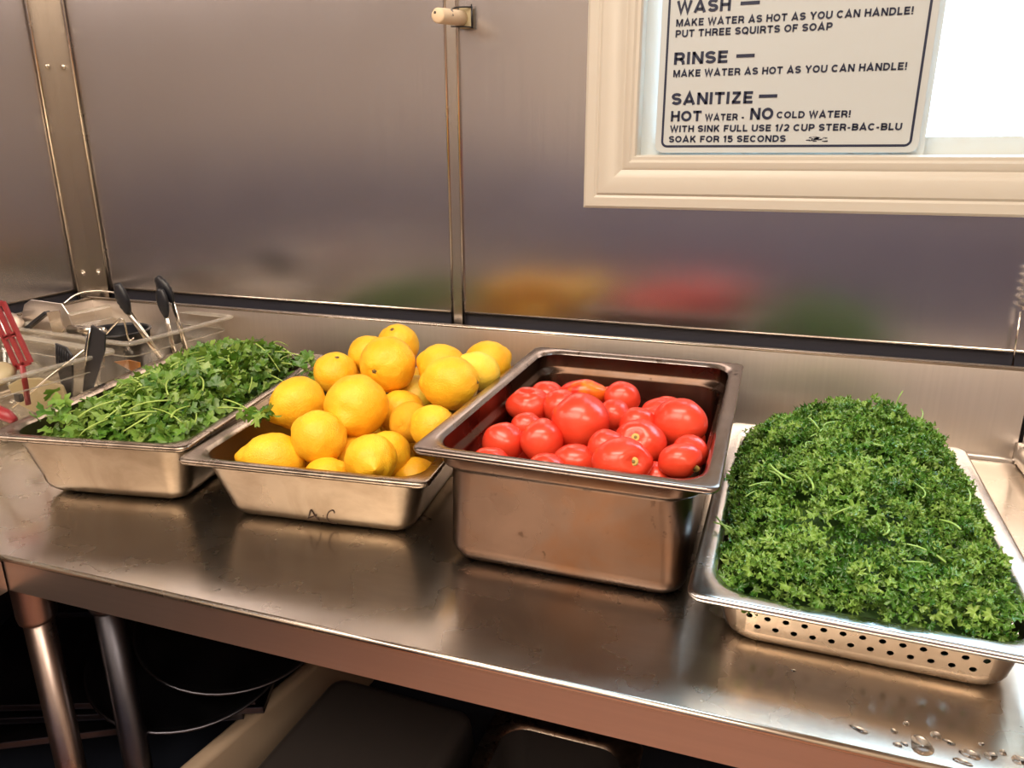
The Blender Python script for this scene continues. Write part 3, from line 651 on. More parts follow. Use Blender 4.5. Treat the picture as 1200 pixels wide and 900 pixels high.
TINFO = [
 ('dull ribbed tomato at the back left of the heap with its dimple facing up', (-.10, .80, .55), .95, 0, 0, .08),
 ('tomato behind the dull ribbed tomato at the back left, half hidden', (.2, .5, -.8), .95, 0, 0, .03),
 ('narrow red tomato squeezed between the dull ribbed tomato and the orange streaked one', (.2, .4, -.8), 1.05, 0, 0, .03),
 ('orange streaked flattened tomato at the top of the heap', (.35, .75, -.35), .84, 0, 1, .06),
 ('heart shaped tomato standing on top at the centre of the heap', (-.15, .25, -.95), 1.0, 0, 0, .05),
 ('tomato at the back to the right of the orange streaked one', (.4, .5, -.7), .98, 0, 0, .03),
 ('small tomato directly behind the right side of the heart shaped tomato', (.2, -.2, -.9), .98, 0, 0, .03),
 ('tomato glimpsed in the middle behind the one with a pale spot and stem scar', (0, .4, -.8), .95, 0, 0, .03),
 ('sliver of a tomato left of the largest right hand tomato', (0, .4, -.8), .95, 0, 0, .03),
 ('tomato behind the largest right hand tomato, against the back wall of the pan', (0, .6, -.7), .95, 0, 0, .03),
 ('largest tomato high on the right side of the pan, smooth and round', (.55, .6, -.5), .96, 0, 0, .02),
 ('tomato right of centre with a stem scar and pale spot on its upper left', (-.34, .38, .86), 1.0, 1, 0, .03),
 ('big tomato at the front rim with a round stem scar facing the viewer', (.34, .12, .93), .95, 1, 0, .04),
 ('tomato in the front right corner with its stem scar at lower right', (.74, -.50, .45), .95, 1, 0, .03),
 ('leftmost tomato by the front left, beside the left wall of its pan', (-.3, .6, -.6), 1.0, 0, 0, .04),
 ('tomato behind the leftmost front pair, below the dull ribbed tomato', (0, .5, -.8), .95, 0, 0, .03),
 ('egg shaped tomato left of and below the heart shaped tomato', (.1, .5, -.8), 1.06, 0, 0, .03),
 ('tomato lying low at the front rim under the heart shaped tomato', (-.5, .2, -.8), 1.08, 0, 0, .03),
 ('tomato in the gap behind the big scarred one, under the heart shaped tomato', (.2, .4, -.8), .95, 0, 0, .03),
 ('tomato lowest at the far front left whose top just clears the rim', (.2, .5, -.8), .95, 0, 0, .03),
 ('tomato top sliver behind the front rim between the egg shaped and low lying ones', (.2, .5, -.8), .95, 0, 0, .03),
 ('sliver of a tomato low between the big scarred one and the corner one', (.2, .5, -.8), .95, 0, 0, .03),
 ('shaded tomato in the right corner gap behind the corner tomato', (.2, .5, -.8), .95, 0, 0, .03)]
TASP = [1.22, 1, .95, 1.55, 1.05, 1.05, 1, 1.05, 1, 1, 1.1, 1.1, 1.28, 1.22, 1.15, 1.05, 1, 1.3, 1, 1.05, 1, 1, 1]      # width / height of each tomato as it lies
for i, (x, y, z, R) in enumerate(TOM):
    lab, d, el, sc, om, lobe = TINFO[i]
    V, F = tomato_mesh(R*1.07, el, i+1, lobe)
    kx = math.sqrt(TASP[i]); Q = camdir(*d).to_track_quat('Z', 'Y')
    def sq(v):                                  # wider than high, as it lies in the heap
        v = Q @ Vector(v); a_, c_ = v.dot(RT), v.dot(UP); return v + RT*(a_*(kx-1)) + UP*(c_*(1/kx-1))
    o = mk('tomato', [sq(v) for v in V], F, M_tom2 if om else M_tom); o.location = inside('tomato', (x, y, z), R)
    meta(o, lab, 'tomato', TG)
    if sc:
        k_ = scar(o, R*1.07, el); zc = k_.location.z; p_ = sq((0, 0, zc)); q_ = sq((.003, 0, zc)); r_ = sq((0, .003, zc)); k_.location = p_
        k_.rotation_mode = 'QUATERNION'; k_.rotation_quaternion = (q_-p_).cross(r_-p_).to_track_quat('Z', 'Y')
V, F = tomato_mesh(1, .95, 50); low = None
for i, (x, y, z, R) in enumerate(TOM_LOW):
    if low is None: low = mk('tomato', V, F, M_tom); o = low
    else: o = low.copy(); C.objects.link(o)
    o.location = inside('tomato', (x, y, z), R); o.scale = (R*.97,)*3; o.rotation_euler = (i*1.3, i*.7, i*2.1)
    meta(o, 'tomato buried deep in the heap, almost wholly hidden by the tomatoes on top', 'tomato', TG)

# ---------------------------------------------------------------- greens (nobody could count the leaves)
def leaf_mat(name, dark, mid, light, rough=.36, trans=.22):
    m = MT(name); g = m.n('ShaderNodeNewGeometry')
    col = m.ramp(g.outputs['Random Per Island'], [(0, dark), (.5, mid), (1, light)])
    nz = m.noise(m.coord(), 28, 3); col = m.mix(m.rng(nz, 0, .6, .45, .68), col, light)
    col = m.mix(m.rng(nz, .55, 0, .30, .47), col, dark)
    m.l(col, m.b.inputs['Base Color']); m.set(Roughness=rough, Specular_IOR_Level=.55)
    t = m.n('ShaderNodeBsdfTranslucent'); m.l(m.mix(.5, col, (.25, .45, .02), 'MIX'), t.inputs[0])
    x = m.n('ShaderNodeMixShader'); x.inputs[0].default_value = trans; m.l(m.b.outputs[0], x.inputs[1]); m.l(t.outputs[0], x.inputs[2]); m.l(x.outputs[0], m.out.inputs[0])
    return m.m
M_cil = leaf_mat('cilantro_leaf', (.045, .14, .014), (.11, .26, .028), (.30, .44, .09))
M_par = leaf_mat('parsley_leaf', (.030, .115, .016), (.09, .245, .03), (.30, .48, .10), .26)
M_under = plain('shaded_filler', (.03, .085, .012), .6)  # filler sheets; shade between the leaves is put into this dark green
M_stemc = plain('cilantro_stem', (.34, .48, .10), .4)
M_stemp = plain('parsley_stem', (.30, .50, .12), .4)
class Heap:
    def __init__(s): s.V = []; s.F = []; s.M = []; s.n = 0
    def add(s, V, F, mi=0):
        s.V.append(np.asarray(V, float)); s.F += [tuple(int(q)+s.n for q in f) for f in F]; s.M += [mi]*len(F); s.n += len(V)
    def build(s, name, mats, loc, rot):
        V = np.concatenate(s.V); me = bpy.data.meshes.new(name)
        me.from_pydata(V.tolist(), [], s.F); me.update()
        o = lk(name, me, mats, loc=loc, rot=rot); me.polygons.foreach_set('material_index', s.M); return o
def rotm(axis_z, spin):
    z = np.array(axis_z, float); z /= np.linalg.norm(z); x = np.cross([.3, .9, .2], z); x /= np.linalg.norm(x); y = np.cross(z, x)
    c, s = math.cos(spin), math.sin(spin); return np.stack([c*x+s*y, -s*x+c*y, z], 1)
def cil_leaf(rng):
    """flat cilantro leaf: a fan of three lobed, toothed segments with a fold"""
    V = [(0, 0, 0)]; F = []; n = 37
    rad = []
    for j in range(n):
        u = j/(n-1); a = math.radians(-125+250*u)
        lob = .50+.50*abs(math.cos(1.5*math.pi*(u*2-1)))**.7
        tooth = 1 - .24*abs(math.sin(u*math.pi*7.5))
        rad.append(lob*tooth*(1-.10*abs(2*u-1)))
    for f in (.5, 1.0):
        for j in range(n):
            a = math.radians(-125+250*j/(n-1)); r = rad[j]*f*(1 if f == 1 else 1)
            x, y = r*math.cos(a), r*math.sin(a); V.append((x+.15, y, 0))
    for j in range(n-1): F.append((0, 1+j, 2+j)); F.append((1+j, 1+n+j, 2+n+j, 2+j))
    V = np.array(V); k1, k2, k3 = rng.uniform(-.8, 1.0), rng.uniform(-.9, .5), rng.uniform(0, 6)
    V[:, 2] = k1*np.abs(V[:, 1])*.6 + k2*V[:, 0]**2*.6 + .07*np.sin(V[:, 0]*5+k3)*np.cos(V[:, 1]*6+k3)
    return V, F
def stem_vf(p, q, sag, r, rng, n=5, seg=6):
    p = np.array(p); q = np.array(q); mid = (p+q)/2+np.array([rng.uniform(-1, 1)*.012, rng.uniform(-1, 1)*.012, sag])
    pts = [(1-t)**2*p+2*t*(1-t)*mid+t*t*q for t in np.linspace(0, 1, seg)]
    V, F = tube_vf([Vector(x) for x in pts], [r*(1-.35*t) for t in np.linspace(0, 1, seg)], n=n)
    return np.array([list(v) for v in V]), F
rng = np.random.default_rng(11)
# cilantro: coordinates of its pan (origin at the middle of the pan's foot)
CW, CL = .298/2-.030, .47/2-.030
def hc(u, v):
    e = (1-abs(u)**3.0)*(1-max(0, (abs(v)-.35)/.65)**2.4 if v < 0 else 1-.45*v**4)
    return .088+.010*(u > 0)*u + (.048+.012*v+.016*u)*max(e, 0)
hp = Heap()
# filler sheet under the loose leaves, its dark green standing in for shade
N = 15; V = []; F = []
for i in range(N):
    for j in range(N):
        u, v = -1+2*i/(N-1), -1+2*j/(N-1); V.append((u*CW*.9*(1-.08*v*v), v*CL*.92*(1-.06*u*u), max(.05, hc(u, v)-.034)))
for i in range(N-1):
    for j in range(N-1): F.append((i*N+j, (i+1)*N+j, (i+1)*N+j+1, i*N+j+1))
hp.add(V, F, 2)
for k in range(2200):
    layer = k/2200
    u, v = rng.uniform(-1, 1), rng.uniform(-1, 1)
    z = hc(u, v)-.030*(1-layer)+rng.uniform(-.006, .009)
    V, F = cil_leaf(rng); s = rng.uniform(.009, .019)
    tilt = np.array([rng.normal()*.95+u*.2, rng.normal()*.95+v*.2-.2, 1])
    V = (V*s) @ rotm(tilt, rng.uniform(0, 6.28)).T + np.array([u*CW*(.90+.08*layer)*(1-.06*v*v), v*CL*(.90+.07*layer)*(1-.05*u*u), z])
    hp.add(V, F)
for k in range(56):
    u, v = rng.uniform(-.9, .9), rng.uniform(-.92, .9); a = rng.uniform(0, 6.28); L = rng.uniform(.025, .065)
    p = np.array([u*CW, v*CL, hc(u, v)+.002]); q = p+np.array([math.cos(a)*L, math.sin(a)*L, 0])
    uu, vv = np.clip(q[0]/CW, -.95, .95), np.clip(q[1]/CL, -.95, .95); q = np.array([uu*CW, vv*CL, hc(uu, vv)+rng.uniform(-.004, .008)])
    V, F = stem_vf(p, q, rng.uniform(.0, .012), rng.uniform(.0010, .0019), rng); hp.add(V, F, 1)
def sprig(p, d, n=6, sc=.016, L=.05):
    """a stem with leaves at its end, laid over the rim"""
    d = np.array(d, float); d /= np.linalg.norm(d); q = np.array(p)+d*L
    V, F = stem_vf(p, q, .006, .0013, rng); hp.add(V, F, 1)
    for k in range(n):
        V, F = cil_leaf(rng); tilt = np.array([rng.normal()*.6, rng.normal()*.6-.4, .8])
        o = q+d*rng.uniform(-.02, .012)+np.array([rng.normal()*.008, rng.normal()*.008, rng.normal()*.005])
        hp.add((V*sc*rng.uniform(.8, 1.1)) @ rotm(tilt, rng.uniform(0, 6.28)).T + o, F)
sprig((-.07, -.165, .105), (-.35, .05, .42), 7, .017, .035); sprig((-.085, -.165, .106), (-.6, -.15, .12), 7, .016, .022)
_M = Matrix.Rotation(-math.radians(9.5), 4, 'Z') @ Matrix.Translation(-Vector((l1[0], l1[1], 0)))
for (a_, za), (b_, zb), k in ((((262, 468), .132), ((304, 489), .116), 7), (((255, 478), .128), ((300, 482), .122), 6), (((322, 412), .135), ((360, 420), .125), 8), (((330, 425), .13), ((366, 438), .115), 8), (((318, 440), .128), ((345, 455), .118), 6)):
    p_ = _M @ atz(*a_, za); q_ = _M @ atz(*b_, zb); sprig(p_, q_-p_, k, .016, (q_-p_).length)
o = hp.build('cilantro', [M_cil, M_stemc, M_under], l1, (0, 0, math.radians(9.5))); o.location.z = 0
meta(o, 'heap of flat leafed green cilantro with thin pale stems filling the left pan', 'cilantro', kind='stuff')
# curly parsley
PW, PL = .322/2-.026, .505/2-.026
def hpz(u, v):
    r = np.interp(v, [-1, -.8, -.4, .1, .45, .75, 1], [.10, .42, .72, .95, 1.0, .72, .12])
    return .052 + .088*max(0, 1-abs(u*.98+.0)**2.6)**.8*r + .012*(1-abs(u))
_k = [np.random.default_rng(77).uniform(-1, 1, (14, 4))][0]
_hp0 = hpz
def hpz(u, v):
    w = sum(math.sin(9*k[0]*u+14*k[1]*v+6*k[2]) for k in _k)/7
    return _hp0(u, v) + .011*w*(1-abs(u)**4)
def curl_leaf(rng):
    """tightly ruffled parsley leaflet"""
    n, m = 17, 3; V = [(0, 0, 0)]; F = []; ph = rng.uniform(0, 6); kf = rng.uniform(5, 7.5); amp = rng.uniform(.35, .6)
    for i in range(1, m+1):
        f = i/m
        for j in range(n):
            a = math.radians(-120+240*j/(n-1)); r = f*(1-.30*(j % 2)*(i == m)+.12*math.sin(kf*a+ph))
            V.append((r*math.cos(a)*(.9+.2*f), r*math.sin(a)*.9, amp*f*f*math.sin(kf*a+ph)+.35*f*f*rng.uniform(-.6, 1)))
    for j in range(n-1): F.append((0, 1+j, 2+j))
    for i in range(m-1):
        for j in range(n-1): F.append((1+i*n+j, 1+(i+1)*n+j, 2+(i+1)*n+j, 2+i*n+j))
    return np.array(V), F
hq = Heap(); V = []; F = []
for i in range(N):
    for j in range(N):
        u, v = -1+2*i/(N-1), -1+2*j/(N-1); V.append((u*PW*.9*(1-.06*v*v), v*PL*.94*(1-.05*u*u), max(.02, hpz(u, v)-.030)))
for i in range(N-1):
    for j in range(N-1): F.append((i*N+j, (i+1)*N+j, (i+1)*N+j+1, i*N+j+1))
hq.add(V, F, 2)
rng = np.random.default_rng(5)
LIB = [curl_leaf(rng) for _ in range(40)]
for k in range(620):
    u, v = rng.uniform(-1, 1), rng.uniform(-1, 1); up_ = rng.uniform(0, 1); z = hpz(u, v)-.020+.030*up_
    c0 = np.array([u*PW*.97*(1-.05*v*v), v*PL*.98*(1-.04*u*u), z])
    e = .04; nx = -(hpz(min(1, u+e), v)-hpz(max(-1, u-e), v))/(2*e*PW); ny = -(hpz(u, min(1, v+e))-hpz(u, max(-1, v-e)))/(2*e*PL)
    nrm = np.array([nx*.6+rng.normal()*.6, ny*.6+rng.normal()*.6, 1.0]); Rm = rotm(nrm, rng.uniform(0, 6.28)); s0 = rng.uniform(.75, 1.2)
    for q in range(13):
        a = 6.28*q/9+rng.uniform(-.4, .4); inn = q > 8
        rad = rng.uniform(.002, .006) if inn else rng.uniform(.008, .0145)
        o_ = np.array([rad*math.cos(a), rad*math.sin(a), rng.uniform(.004, .009) if inn else rng.uniform(-.004, .004)])*s0
        V, F = LIB[rng.integers(40)]
        t = np.array([math.cos(a)*.6+rng.normal()*.5, math.sin(a)*.6+rng.normal()*.5, 1])
        hq.add(((V*rng.uniform(.0046, .0078)*s0) @ rotm(t, a+rng.uniform(-.8, .8)).T + o_) @ Rm.T + c0, F)
for k in range(34):
    u, v = rng.uniform(-.8, .8), rng.uniform(-.85, .7); a = rng.uniform(0, 6.28); L = rng.uniform(.015, .045)
    p = np.array([u*PW, v*PL, hpz(u, v)+.004]); q = p+np.array([math.cos(a)*L, math.sin(a)*L, rng.uniform(.0, .012)])
    V, F = stem_vf(p, q, .004, rng.uniform(.0009, .0017), rng); hq.add(V, F, 1)
V, F = stem_vf((.055, .16, .12), (.058, .165, .165), 0, .0011, rng); hq.add(V, F, 1)
V, F = stem_vf((-.115, -.125, .062), (-.148, -.10, .074), 0, .0016, rng); hq.add(V, F, 1)
V, F = stem_vf((-.118, -.128, .066), (-.150, -.112, .073), 0, .0014, rng); hq.add(V, F, 1)
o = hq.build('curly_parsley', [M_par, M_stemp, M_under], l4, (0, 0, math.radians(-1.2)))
meta(o, 'mound of tightly curled dark green parsley in the perforated pan', 'parsley', kind='stuff')

# ---------------------------------------------------------------- clear containers with utensils in the corner
def clear_box(fl, phi, w, l, h, label):
    a, bb = w/2, l/2; ex = Vector((math.cos(phi), math.sin(phi), 0)); ey = Vector((-math.sin(phi), math.cos(phi), 0))
    loc = Vector((fl[0], fl[1], .0005)) + ex*a + ey*bb
    L = []
    for k in range(4):
        A = math.pi/2*k/3; L.append((a-.026-.014*(1-math.sin(A)), bb-.026-.014*(1-math.sin(A)), .024, .014*(1-math.cos(A))))
    L += [(a-.017, bb-.017, .024, h-.032), (a-.0115, bb-.0115, .024, h-.028), (a-.010, bb-.010, .024, h-.006)]
    inn = [(x-.0028, y-.0028, r, max(z, .0032)) for x, y, r, z in L][::-1]
    Vo, Fo = loft(L, cap0=True); Vi, Fi = loft(inner_ := inn, cap1=True); n = len(Vo)
    o = mk('clear_container', Vo+Vi, Fo+[tuple(q+n for q in f) for f in Fi], M_clear, loc=loc, rot=(0, 0, phi)); meta(o, label, 'container')
    V, F = loft([(a-.010, bb-.010, .024, h-.006), (a-.001, bb-.001, .016, h-.0065), (a, bb, .016, h-.003), (a-.0015, bb-.0015, .016, h), (a-.010, bb-.010, .022, h), (a-.0128, bb-.0128, .024, h-.006)])
    mk('rim', V, F, M_clrim, o)
    mk('ledge', *tube_vf([(x, y, h-.030) for x, y in rrect(a-.0128, bb-.0128, .024)], .0013, n=6, closed=True), M_clrim, o); return o
def cfl(corner, phi, w, l, back):
    p = Vector(corner); ex = Vector((math.cos(phi), math.sin(phi), 0)); ey = Vector((-math.sin(phi), math.cos(phi), 0))
    p = p-ex*w-(ey*l if back else ey*0); return (p.x, p.y)
P1, P2 = math.radians(-5.5), math.radians(-6.5)
clear_box(cfl(atz(148, 404, .137)+Vector((0, .004, 0)), P1, .355, .268, 0), P1, .355, .268, .137, 'clear plastic container in the corner holding steel tools, a black pot and tongs')
clear_box(cfl(atz(141, 409, .134)+Vector((0, -.003, 0)), P2, .310, .310, 1), P2, .310, .310, .134, 'clear plastic container of black and red spatulas beside the cilantro pan')
def slab(name, outline, Y, th, mat, parent=None, bev=.0008, Ys=None):
    """flat piece standing in the place: outline from the photo at depth Y, with real thickness"""
    P = [at(x, y, (Ys[i] if Ys else Y)) for i, (x, y) in enumerate(outline)]
    o = sum(P, Vector())/len(P); n = len(P); d = Vector((0, th, 0))
    b = bmesh.new(); A = [b.verts.new(p-o) for p in P]; f = b.faces.new(A)
    r = bmesh.ops.extrude_face_region(b, geom=[f]); bmesh.ops.translate(b, vec=d, verts=[v for v in r['geom'] if isinstance(v, bmesh.types.BMVert)])
    bmesh.ops.recalc_face_normals(b, faces=b.faces)
    if bev: bmesh.ops.bevel(b, geom=b.edges[:], offset=bev, segments=1, affect='EDGES')
    w = bm_obj(name, b, mat); w.location = o
    if parent: w.parent = parent; w.location = o-parent.location
    return w
def rtube(name, pts, rad, mat, parent=None, **k):
    """pts in room coordinates; the object's origin sits at its first point"""
    o = Vector(pts[0]); w = tube(name, [Vector(p)-o for p in pts], rad, mat, **k); w.location = o
    if parent: w.parent = parent; w.location = o-parent.location
    return w
UG = 'utensils standing in the clear containers'
# black turner
t1 = slab('turner', [(103, 387), (107, 381), (123, 391), (122, 412), (113, 440), (105, 466), (96, 463), (99, 432), (99, 406)], -.345, .0035, M_black)
meta(t1, 'wide black turner standing blade up at the right end of the front clear container', 'spatula', UG)
rtube('edge', [at(106, 384, -.347), at(102, 410, -.347), at(99, 440, -.347)], .0012, M_chrome, t1)
t2 = slab('slotted_turner', [(64, 402), (77, 407), (84, 417), (85, 440), (84, 468), (77, 470), (70, 445), (65, 425)], -.352, .0035, M_black)
meta(t2, 'small ribbed black slotted turner left of the wide black turner', 'spatula', UG)
for k in range(6):
    x = 66+k*2.7; rtube('rib', [at(x, 404+k*1.9, -.3525), at(x+.5, 424+k*1.2, -.3525)], .0009, M_black, t2, n=6)
# red slotted turner built as rails and cross bars
rt = empty('slotted_turner', at(15, 400, -.45), 'dark red slotted plastic turner leaning at the left edge of the photo', 'spatula', UG)
b = bmesh.new()
def strip(p, q, w):
    P, Q = at(*p, -.45), at(*q, -.45); s = (Q-P).normalized().cross(Vector((0, 1, 0)))*w
    t = bmesh.new(); vs = [t.verts.new(v) for v in (P-s, Q-s, Q+s, P+s)]; f = t.faces.new(vs)
    r = bmesh.ops.extrude_face_region(t, geom=[f]); bmesh.ops.translate(t, vec=(0, .004, 0), verts=[v for v in r['geom'] if isinstance(v, bmesh.types.BMVert)])
    bmesh.ops.recalc_face_normals(t, faces=t.faces); join(b, t)
for o_ in (0, 8, 16): strip((-14+o_, 358-o_*.25), (19+o_, 432-o_*.42), .0042)
for k in (.0, .03, .5, .53, .97, 1): strip((-14+33*k, 358+74*k), (1+33*k, 354.3+71.4*k), .0026)
bmesh.ops.translate(b, vec=-rt.location, verts=b.verts); bm_obj('blade', b, M_red, rt)
rtube('handle', [at(26, 428, -.45), at(30, 452, -.45), at(33, 474, -.45)], .005, M_red, rt, flat=.6)
# cream paddle and ladle
pd = slab('paddle', [(8, 452), (22, 444), (45, 443), (72, 452), (79, 470), (70, 486), (45, 486), (20, 474)], -.366, .006, M_cream, bev=.002)
meta(pd, 'cream coloured paddle seen through the front clear container', 'spatula', UG)
q = at(-2, 440, -.47)
V, F = lathe_vf([(.0001, .016), (.012, .0145), (.022, .009), (.027, 0), (.0262, 0), (.021, .0075), (.011, .0128), (.0001, .0142)], 26)
ld = mk('ladle', V, F, M_cream, loc=q, rot=(.5, .2, 0)); meta(ld, 'cream rounded spoon bowl at the left edge of the photo below the red turner', 'spoon', UG)
rtube('handle', [q+Vector((-.02, -.005, 0)), q+Vector((-.05, -.06, -.085))], .005, M_cream, ld)
hd = rtube('utensil_handle', [at(-24, 476, -.545), at(-6, 480, -.545), at(8, 487, -.545), at(17, 493, -.545)], [.008, .009, .0095, .006], M_red)
meta(hd, 'dull red handle lying low in the front clear container at the left edge', 'handle', UG)
sk = rtube('steel_rod', [at(99, 410, -.352), at(60, 440, -.375), at(14, 478, -.44)], .0020, M_chrome); meta(sk, 'thin steel rod slanting down behind the black turner in the front clear container', 'rod', UG)
b = bmesh.new(); box(b, -.007, .007, -.004, .004, -.007, .007, .002); w = bm_obj('hanging_clip', b, M_black); w.parent = sk; w.location = at(22, 466, -.428)-sk.location
# tongs
def tongs(name, label, arms):
    r = empty(name, arms[0][2], label, 'tongs', UG)
    for head0, head1, foot, serr in arms:
        h0, h1, ft = Vector(head0), Vector(head1), Vector(foot); d = (h1-h0)
        rtube('arm', [h1-d*.12, h1.lerp(ft, .5), ft], [.0058, .0062, .0066], M_chrome, r, n=10, flat=.35, up=(0, 1, 0))
        pts = [h0+d*t for t in np.linspace(0, 1, 13)]
        rad = [.003+.0125*math.sin(math.pi*min(1, t*.80+.14))*(1+(.22 if (i % 2 and serr) else 0)) for i, t in enumerate(np.linspace(0, 1, 13))]
        rtube('head', pts, rad, M_black, r, n=12, flat=.5, up=(.2, 1, 0))
    return r
tongs('tongs', 'steel tongs with a single black scalloped head, the left of the two pairs', [(at(137, 332, -.20), at(150, 368, -.20), at(196, 430, -.175), 1), (at(138, 334, -.184), at(152, 368, -.188), at(197, 430, -.166), 0)])
tongs('tongs', 'open steel tongs with two black heads, the right pair', [(at(184, 325, -.150), at(203, 354, -.150), at(222, 424, -.135), 1), (at(187, 338, -.165), at(195, 372, -.165), at(208, 430, -.150), 0)])
# tools in the back container
c0 = atz(146, 384, .110)

V, F = lathe_vf([(.0001, .002), (.046, .002), (.054, .008), (.0625, .104), (.066, .106), (.066, .109), (.061, .109), (.0605, .104), (.052, .011), (.0001, .006)], 40)
pt = mk('black_pot', V, F, M_black, loc=(min(-1.16, max(-1.31, c0.x)), min(-.098, max(-.20, c0.y)), .002)); meta(pt, 'round black pot inside the back clear container behind the tongs', 'pot')
sc = slab('scoop', [(26, 383), (25, 370), (28, 357), (36, 351), (72, 356), (80, 368), (84, 380), (84, 390), (60, 388)], -.185, .003, M_splash); meta(sc, 'wide steel scoop with rounded corner and tube handle in the corner container', 'scoop', UG)
rtube('handle', [at(82, 386, -.187), at(100, 387, -.195), at(121, 389, -.205)], [.0085, .0085, .009], M_chrome, sc, n=16)
sp = empty('strap_handle', at(53, 366, -.225), 'bent flat steel strap handle rising in front of the steel scoop', 'handle', UG)
slab('strap', [(22, 388), (51, 365), (55, 367), (28, 389)], -.222, .012, M_black, sp)
slab('plate', [(54, 366), (69, 363), (75, 386), (72, 391), (62, 391)], -.225, .003, M_lip, sp)
V, F = lathe_vf([(.0001, .030), (.016, .028), (.031, .019), (.039, .004), (.040, 0), (.0385, 0), (.030, .017), (.0001, .028)], 30)
bw = mk('steel_bowl', V, F, M_splash, loc=at(3, 384, -.225), rot=(.25, .1, 0)); meta(bw, 'small upturned steel bowl at the left edge of the photo', 'bowl', UG)
wh = rtube('wire_handle', smooth_path([at(75, 356, -.17), at(87, 346.5, -.15), at(101, 342, -.135), at(118, 341, -.12), at(136, 343, -.11)], 6), .0022, M_chrome); meta(wh, 'curved wire bail handle arching over the corner container', 'handle', UG)
w2 = rtube('wire_handle', smooth_path([at(123, 393, -.235), at(139, 375.5, -.225), at(143, 374, -.225), at(146, 378, -.222), at(151, 398, -.215), at(157, 396, -.21)], 5), .0017, M_chrome); meta(w2, 'small bent wire loop beside the top of the black turner', 'handle', UG)
os_ = slab('scraper', [(133, 424), (150, 422), (163, 425), (165, 440), (150, 433)], -.235, .004, plain('orange_plastic', (.50, .19, .03), .4)); meta(os_, 'orange plastic piece seen through the clear container wall behind the cilantro', 'scraper', UG)

# ---------------------------------------------------------------- water drops on the front of the table
def drop_mesh(rx, ry, seed):
    r = random.Random(seed); V = [(0, 0, .13)]; F = []; n = 16
    for i, (f, h) in enumerate(((.4, .12), (.75, .08), (1, 0))):
        for j in range(n):
            a = 2*math.pi*j/n; w = f*(1+.14*math.sin(2*a+seed)+.08*math.sin(3*a+seed*2)); V.append((w*math.cos(a)*rx, w*math.sin(a)*ry, h))
    V = [(x, y, z*min(rx, ry)) for x, y, z in V]
    for j in range(n): F.append((0, 1+j, 1+(j+1) % n))
    for i in range(2):
        for j in range(n): F.append((1+i*n+j, 1+(i+1)*n+j, 1+(i+1)*n+(j+1) % n, 1+i*n+(j+1) % n))
    F.append(tuple(1+2*n+j for j in range(n-1, -1, -1))); return V, F
for i, (x, y, rx, ry) in enumerate(((1062, 848, 3, 3), (1097, 862, 5, 4.5), (1112, 870, 6, 2.5), (1080, 874, 12, 9), (1137, 884, 11, 4), (1161, 886, 6, 4.5), (1195, 891, 7, 5), (1052, 873, 4, 2.5), (1007, 855, 9, 3), (1048, 857, 4, 2.5), (1175, 882, 4, 3), (1150, 872, 3, 2), (930, 786, 2.5, 2), (1128, 893, 8, 3), (1060, 872, 3.5, 2))):
    V, F = drop_mesh(rx*.0008, ry*.0012, i+1); p = atz(x, y, .0)
    if p.y < -.712: p.y = -.712
    o = mk('water_drop', V, F, M_water, loc=(p.x, p.y, .0002), rot=(0, 0, -.25)); meta(o, 'water drop on the table top in front of the perforated pan', 'water drop', 'water drops on the table top')

# ---------------------------------------------------------------- things on the shelf under the table
SZ = SHZ+.001
zt = SZ+.17
p = atz(395, 785, zt); q = atz(551, 833, zt)
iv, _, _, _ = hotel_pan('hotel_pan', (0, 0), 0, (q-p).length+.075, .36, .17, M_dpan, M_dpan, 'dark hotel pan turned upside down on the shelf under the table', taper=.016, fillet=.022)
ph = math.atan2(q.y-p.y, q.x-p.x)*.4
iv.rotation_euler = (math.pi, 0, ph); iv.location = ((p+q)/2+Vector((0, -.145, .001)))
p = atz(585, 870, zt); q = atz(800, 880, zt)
hotel_pan('hotel_pan', (p.x-.028, p.y-.26), 0, .235, .33, .17, M_dpan, M_panrim, 'steel hotel pan with dark inside on the shelf, right of the upturned one', taper=.014, fillet=.02, rw=.024, z0=SZ)
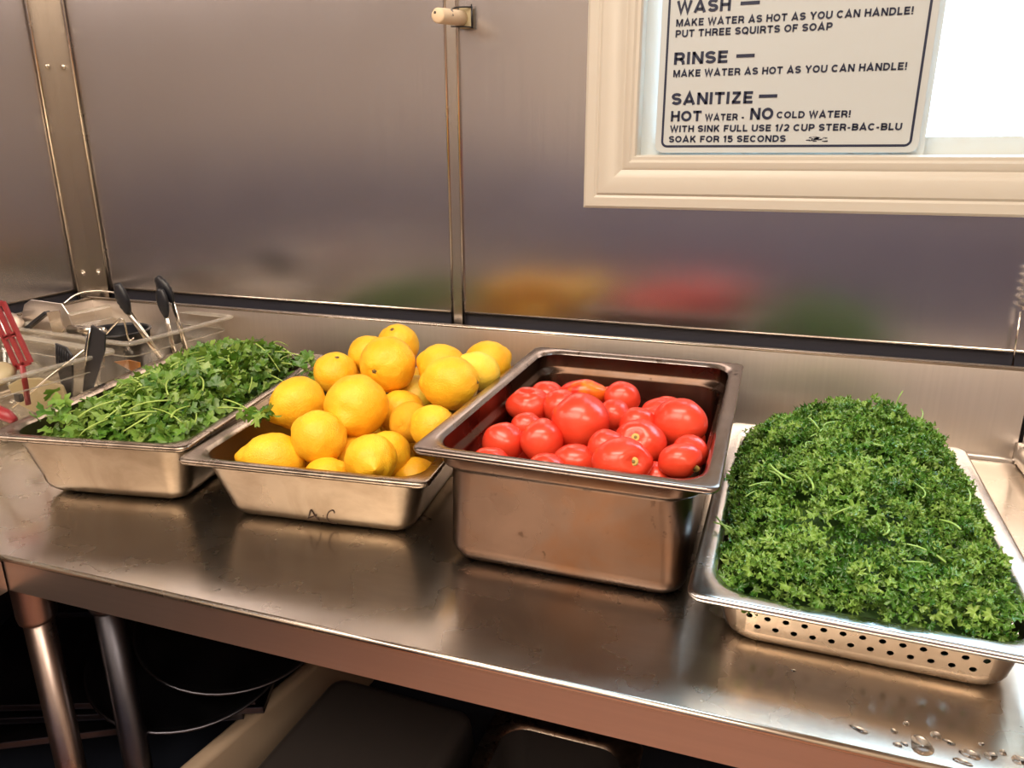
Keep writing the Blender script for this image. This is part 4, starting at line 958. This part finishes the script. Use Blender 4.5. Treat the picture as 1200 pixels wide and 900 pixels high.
# beige board on edge with dark trays fanned over it
zr = SZ+.150; p = atz(356, 783, zr); q = atz(222, 897, zr); d = (p-q).normalized(); ang = math.atan2(-d.x, d.y)
b = bmesh.new(); box(b, -.015, .015, -.22, .42, 0, .150, .011, 4)
for e_ in (0, 1): pass
cb_ = bm_obj('cutting_board', b, plain('beige_board_plastic', (.42, .32, .23), .5), smooth=True, loc=(q.x, q.y, SZ), rot=(0, 0, ang)); meta(cb_, 'thick beige board standing on edge on the shelf, dark trays lying over its top', 'board')
TGp = 'dark trays fanned beside the beige board'
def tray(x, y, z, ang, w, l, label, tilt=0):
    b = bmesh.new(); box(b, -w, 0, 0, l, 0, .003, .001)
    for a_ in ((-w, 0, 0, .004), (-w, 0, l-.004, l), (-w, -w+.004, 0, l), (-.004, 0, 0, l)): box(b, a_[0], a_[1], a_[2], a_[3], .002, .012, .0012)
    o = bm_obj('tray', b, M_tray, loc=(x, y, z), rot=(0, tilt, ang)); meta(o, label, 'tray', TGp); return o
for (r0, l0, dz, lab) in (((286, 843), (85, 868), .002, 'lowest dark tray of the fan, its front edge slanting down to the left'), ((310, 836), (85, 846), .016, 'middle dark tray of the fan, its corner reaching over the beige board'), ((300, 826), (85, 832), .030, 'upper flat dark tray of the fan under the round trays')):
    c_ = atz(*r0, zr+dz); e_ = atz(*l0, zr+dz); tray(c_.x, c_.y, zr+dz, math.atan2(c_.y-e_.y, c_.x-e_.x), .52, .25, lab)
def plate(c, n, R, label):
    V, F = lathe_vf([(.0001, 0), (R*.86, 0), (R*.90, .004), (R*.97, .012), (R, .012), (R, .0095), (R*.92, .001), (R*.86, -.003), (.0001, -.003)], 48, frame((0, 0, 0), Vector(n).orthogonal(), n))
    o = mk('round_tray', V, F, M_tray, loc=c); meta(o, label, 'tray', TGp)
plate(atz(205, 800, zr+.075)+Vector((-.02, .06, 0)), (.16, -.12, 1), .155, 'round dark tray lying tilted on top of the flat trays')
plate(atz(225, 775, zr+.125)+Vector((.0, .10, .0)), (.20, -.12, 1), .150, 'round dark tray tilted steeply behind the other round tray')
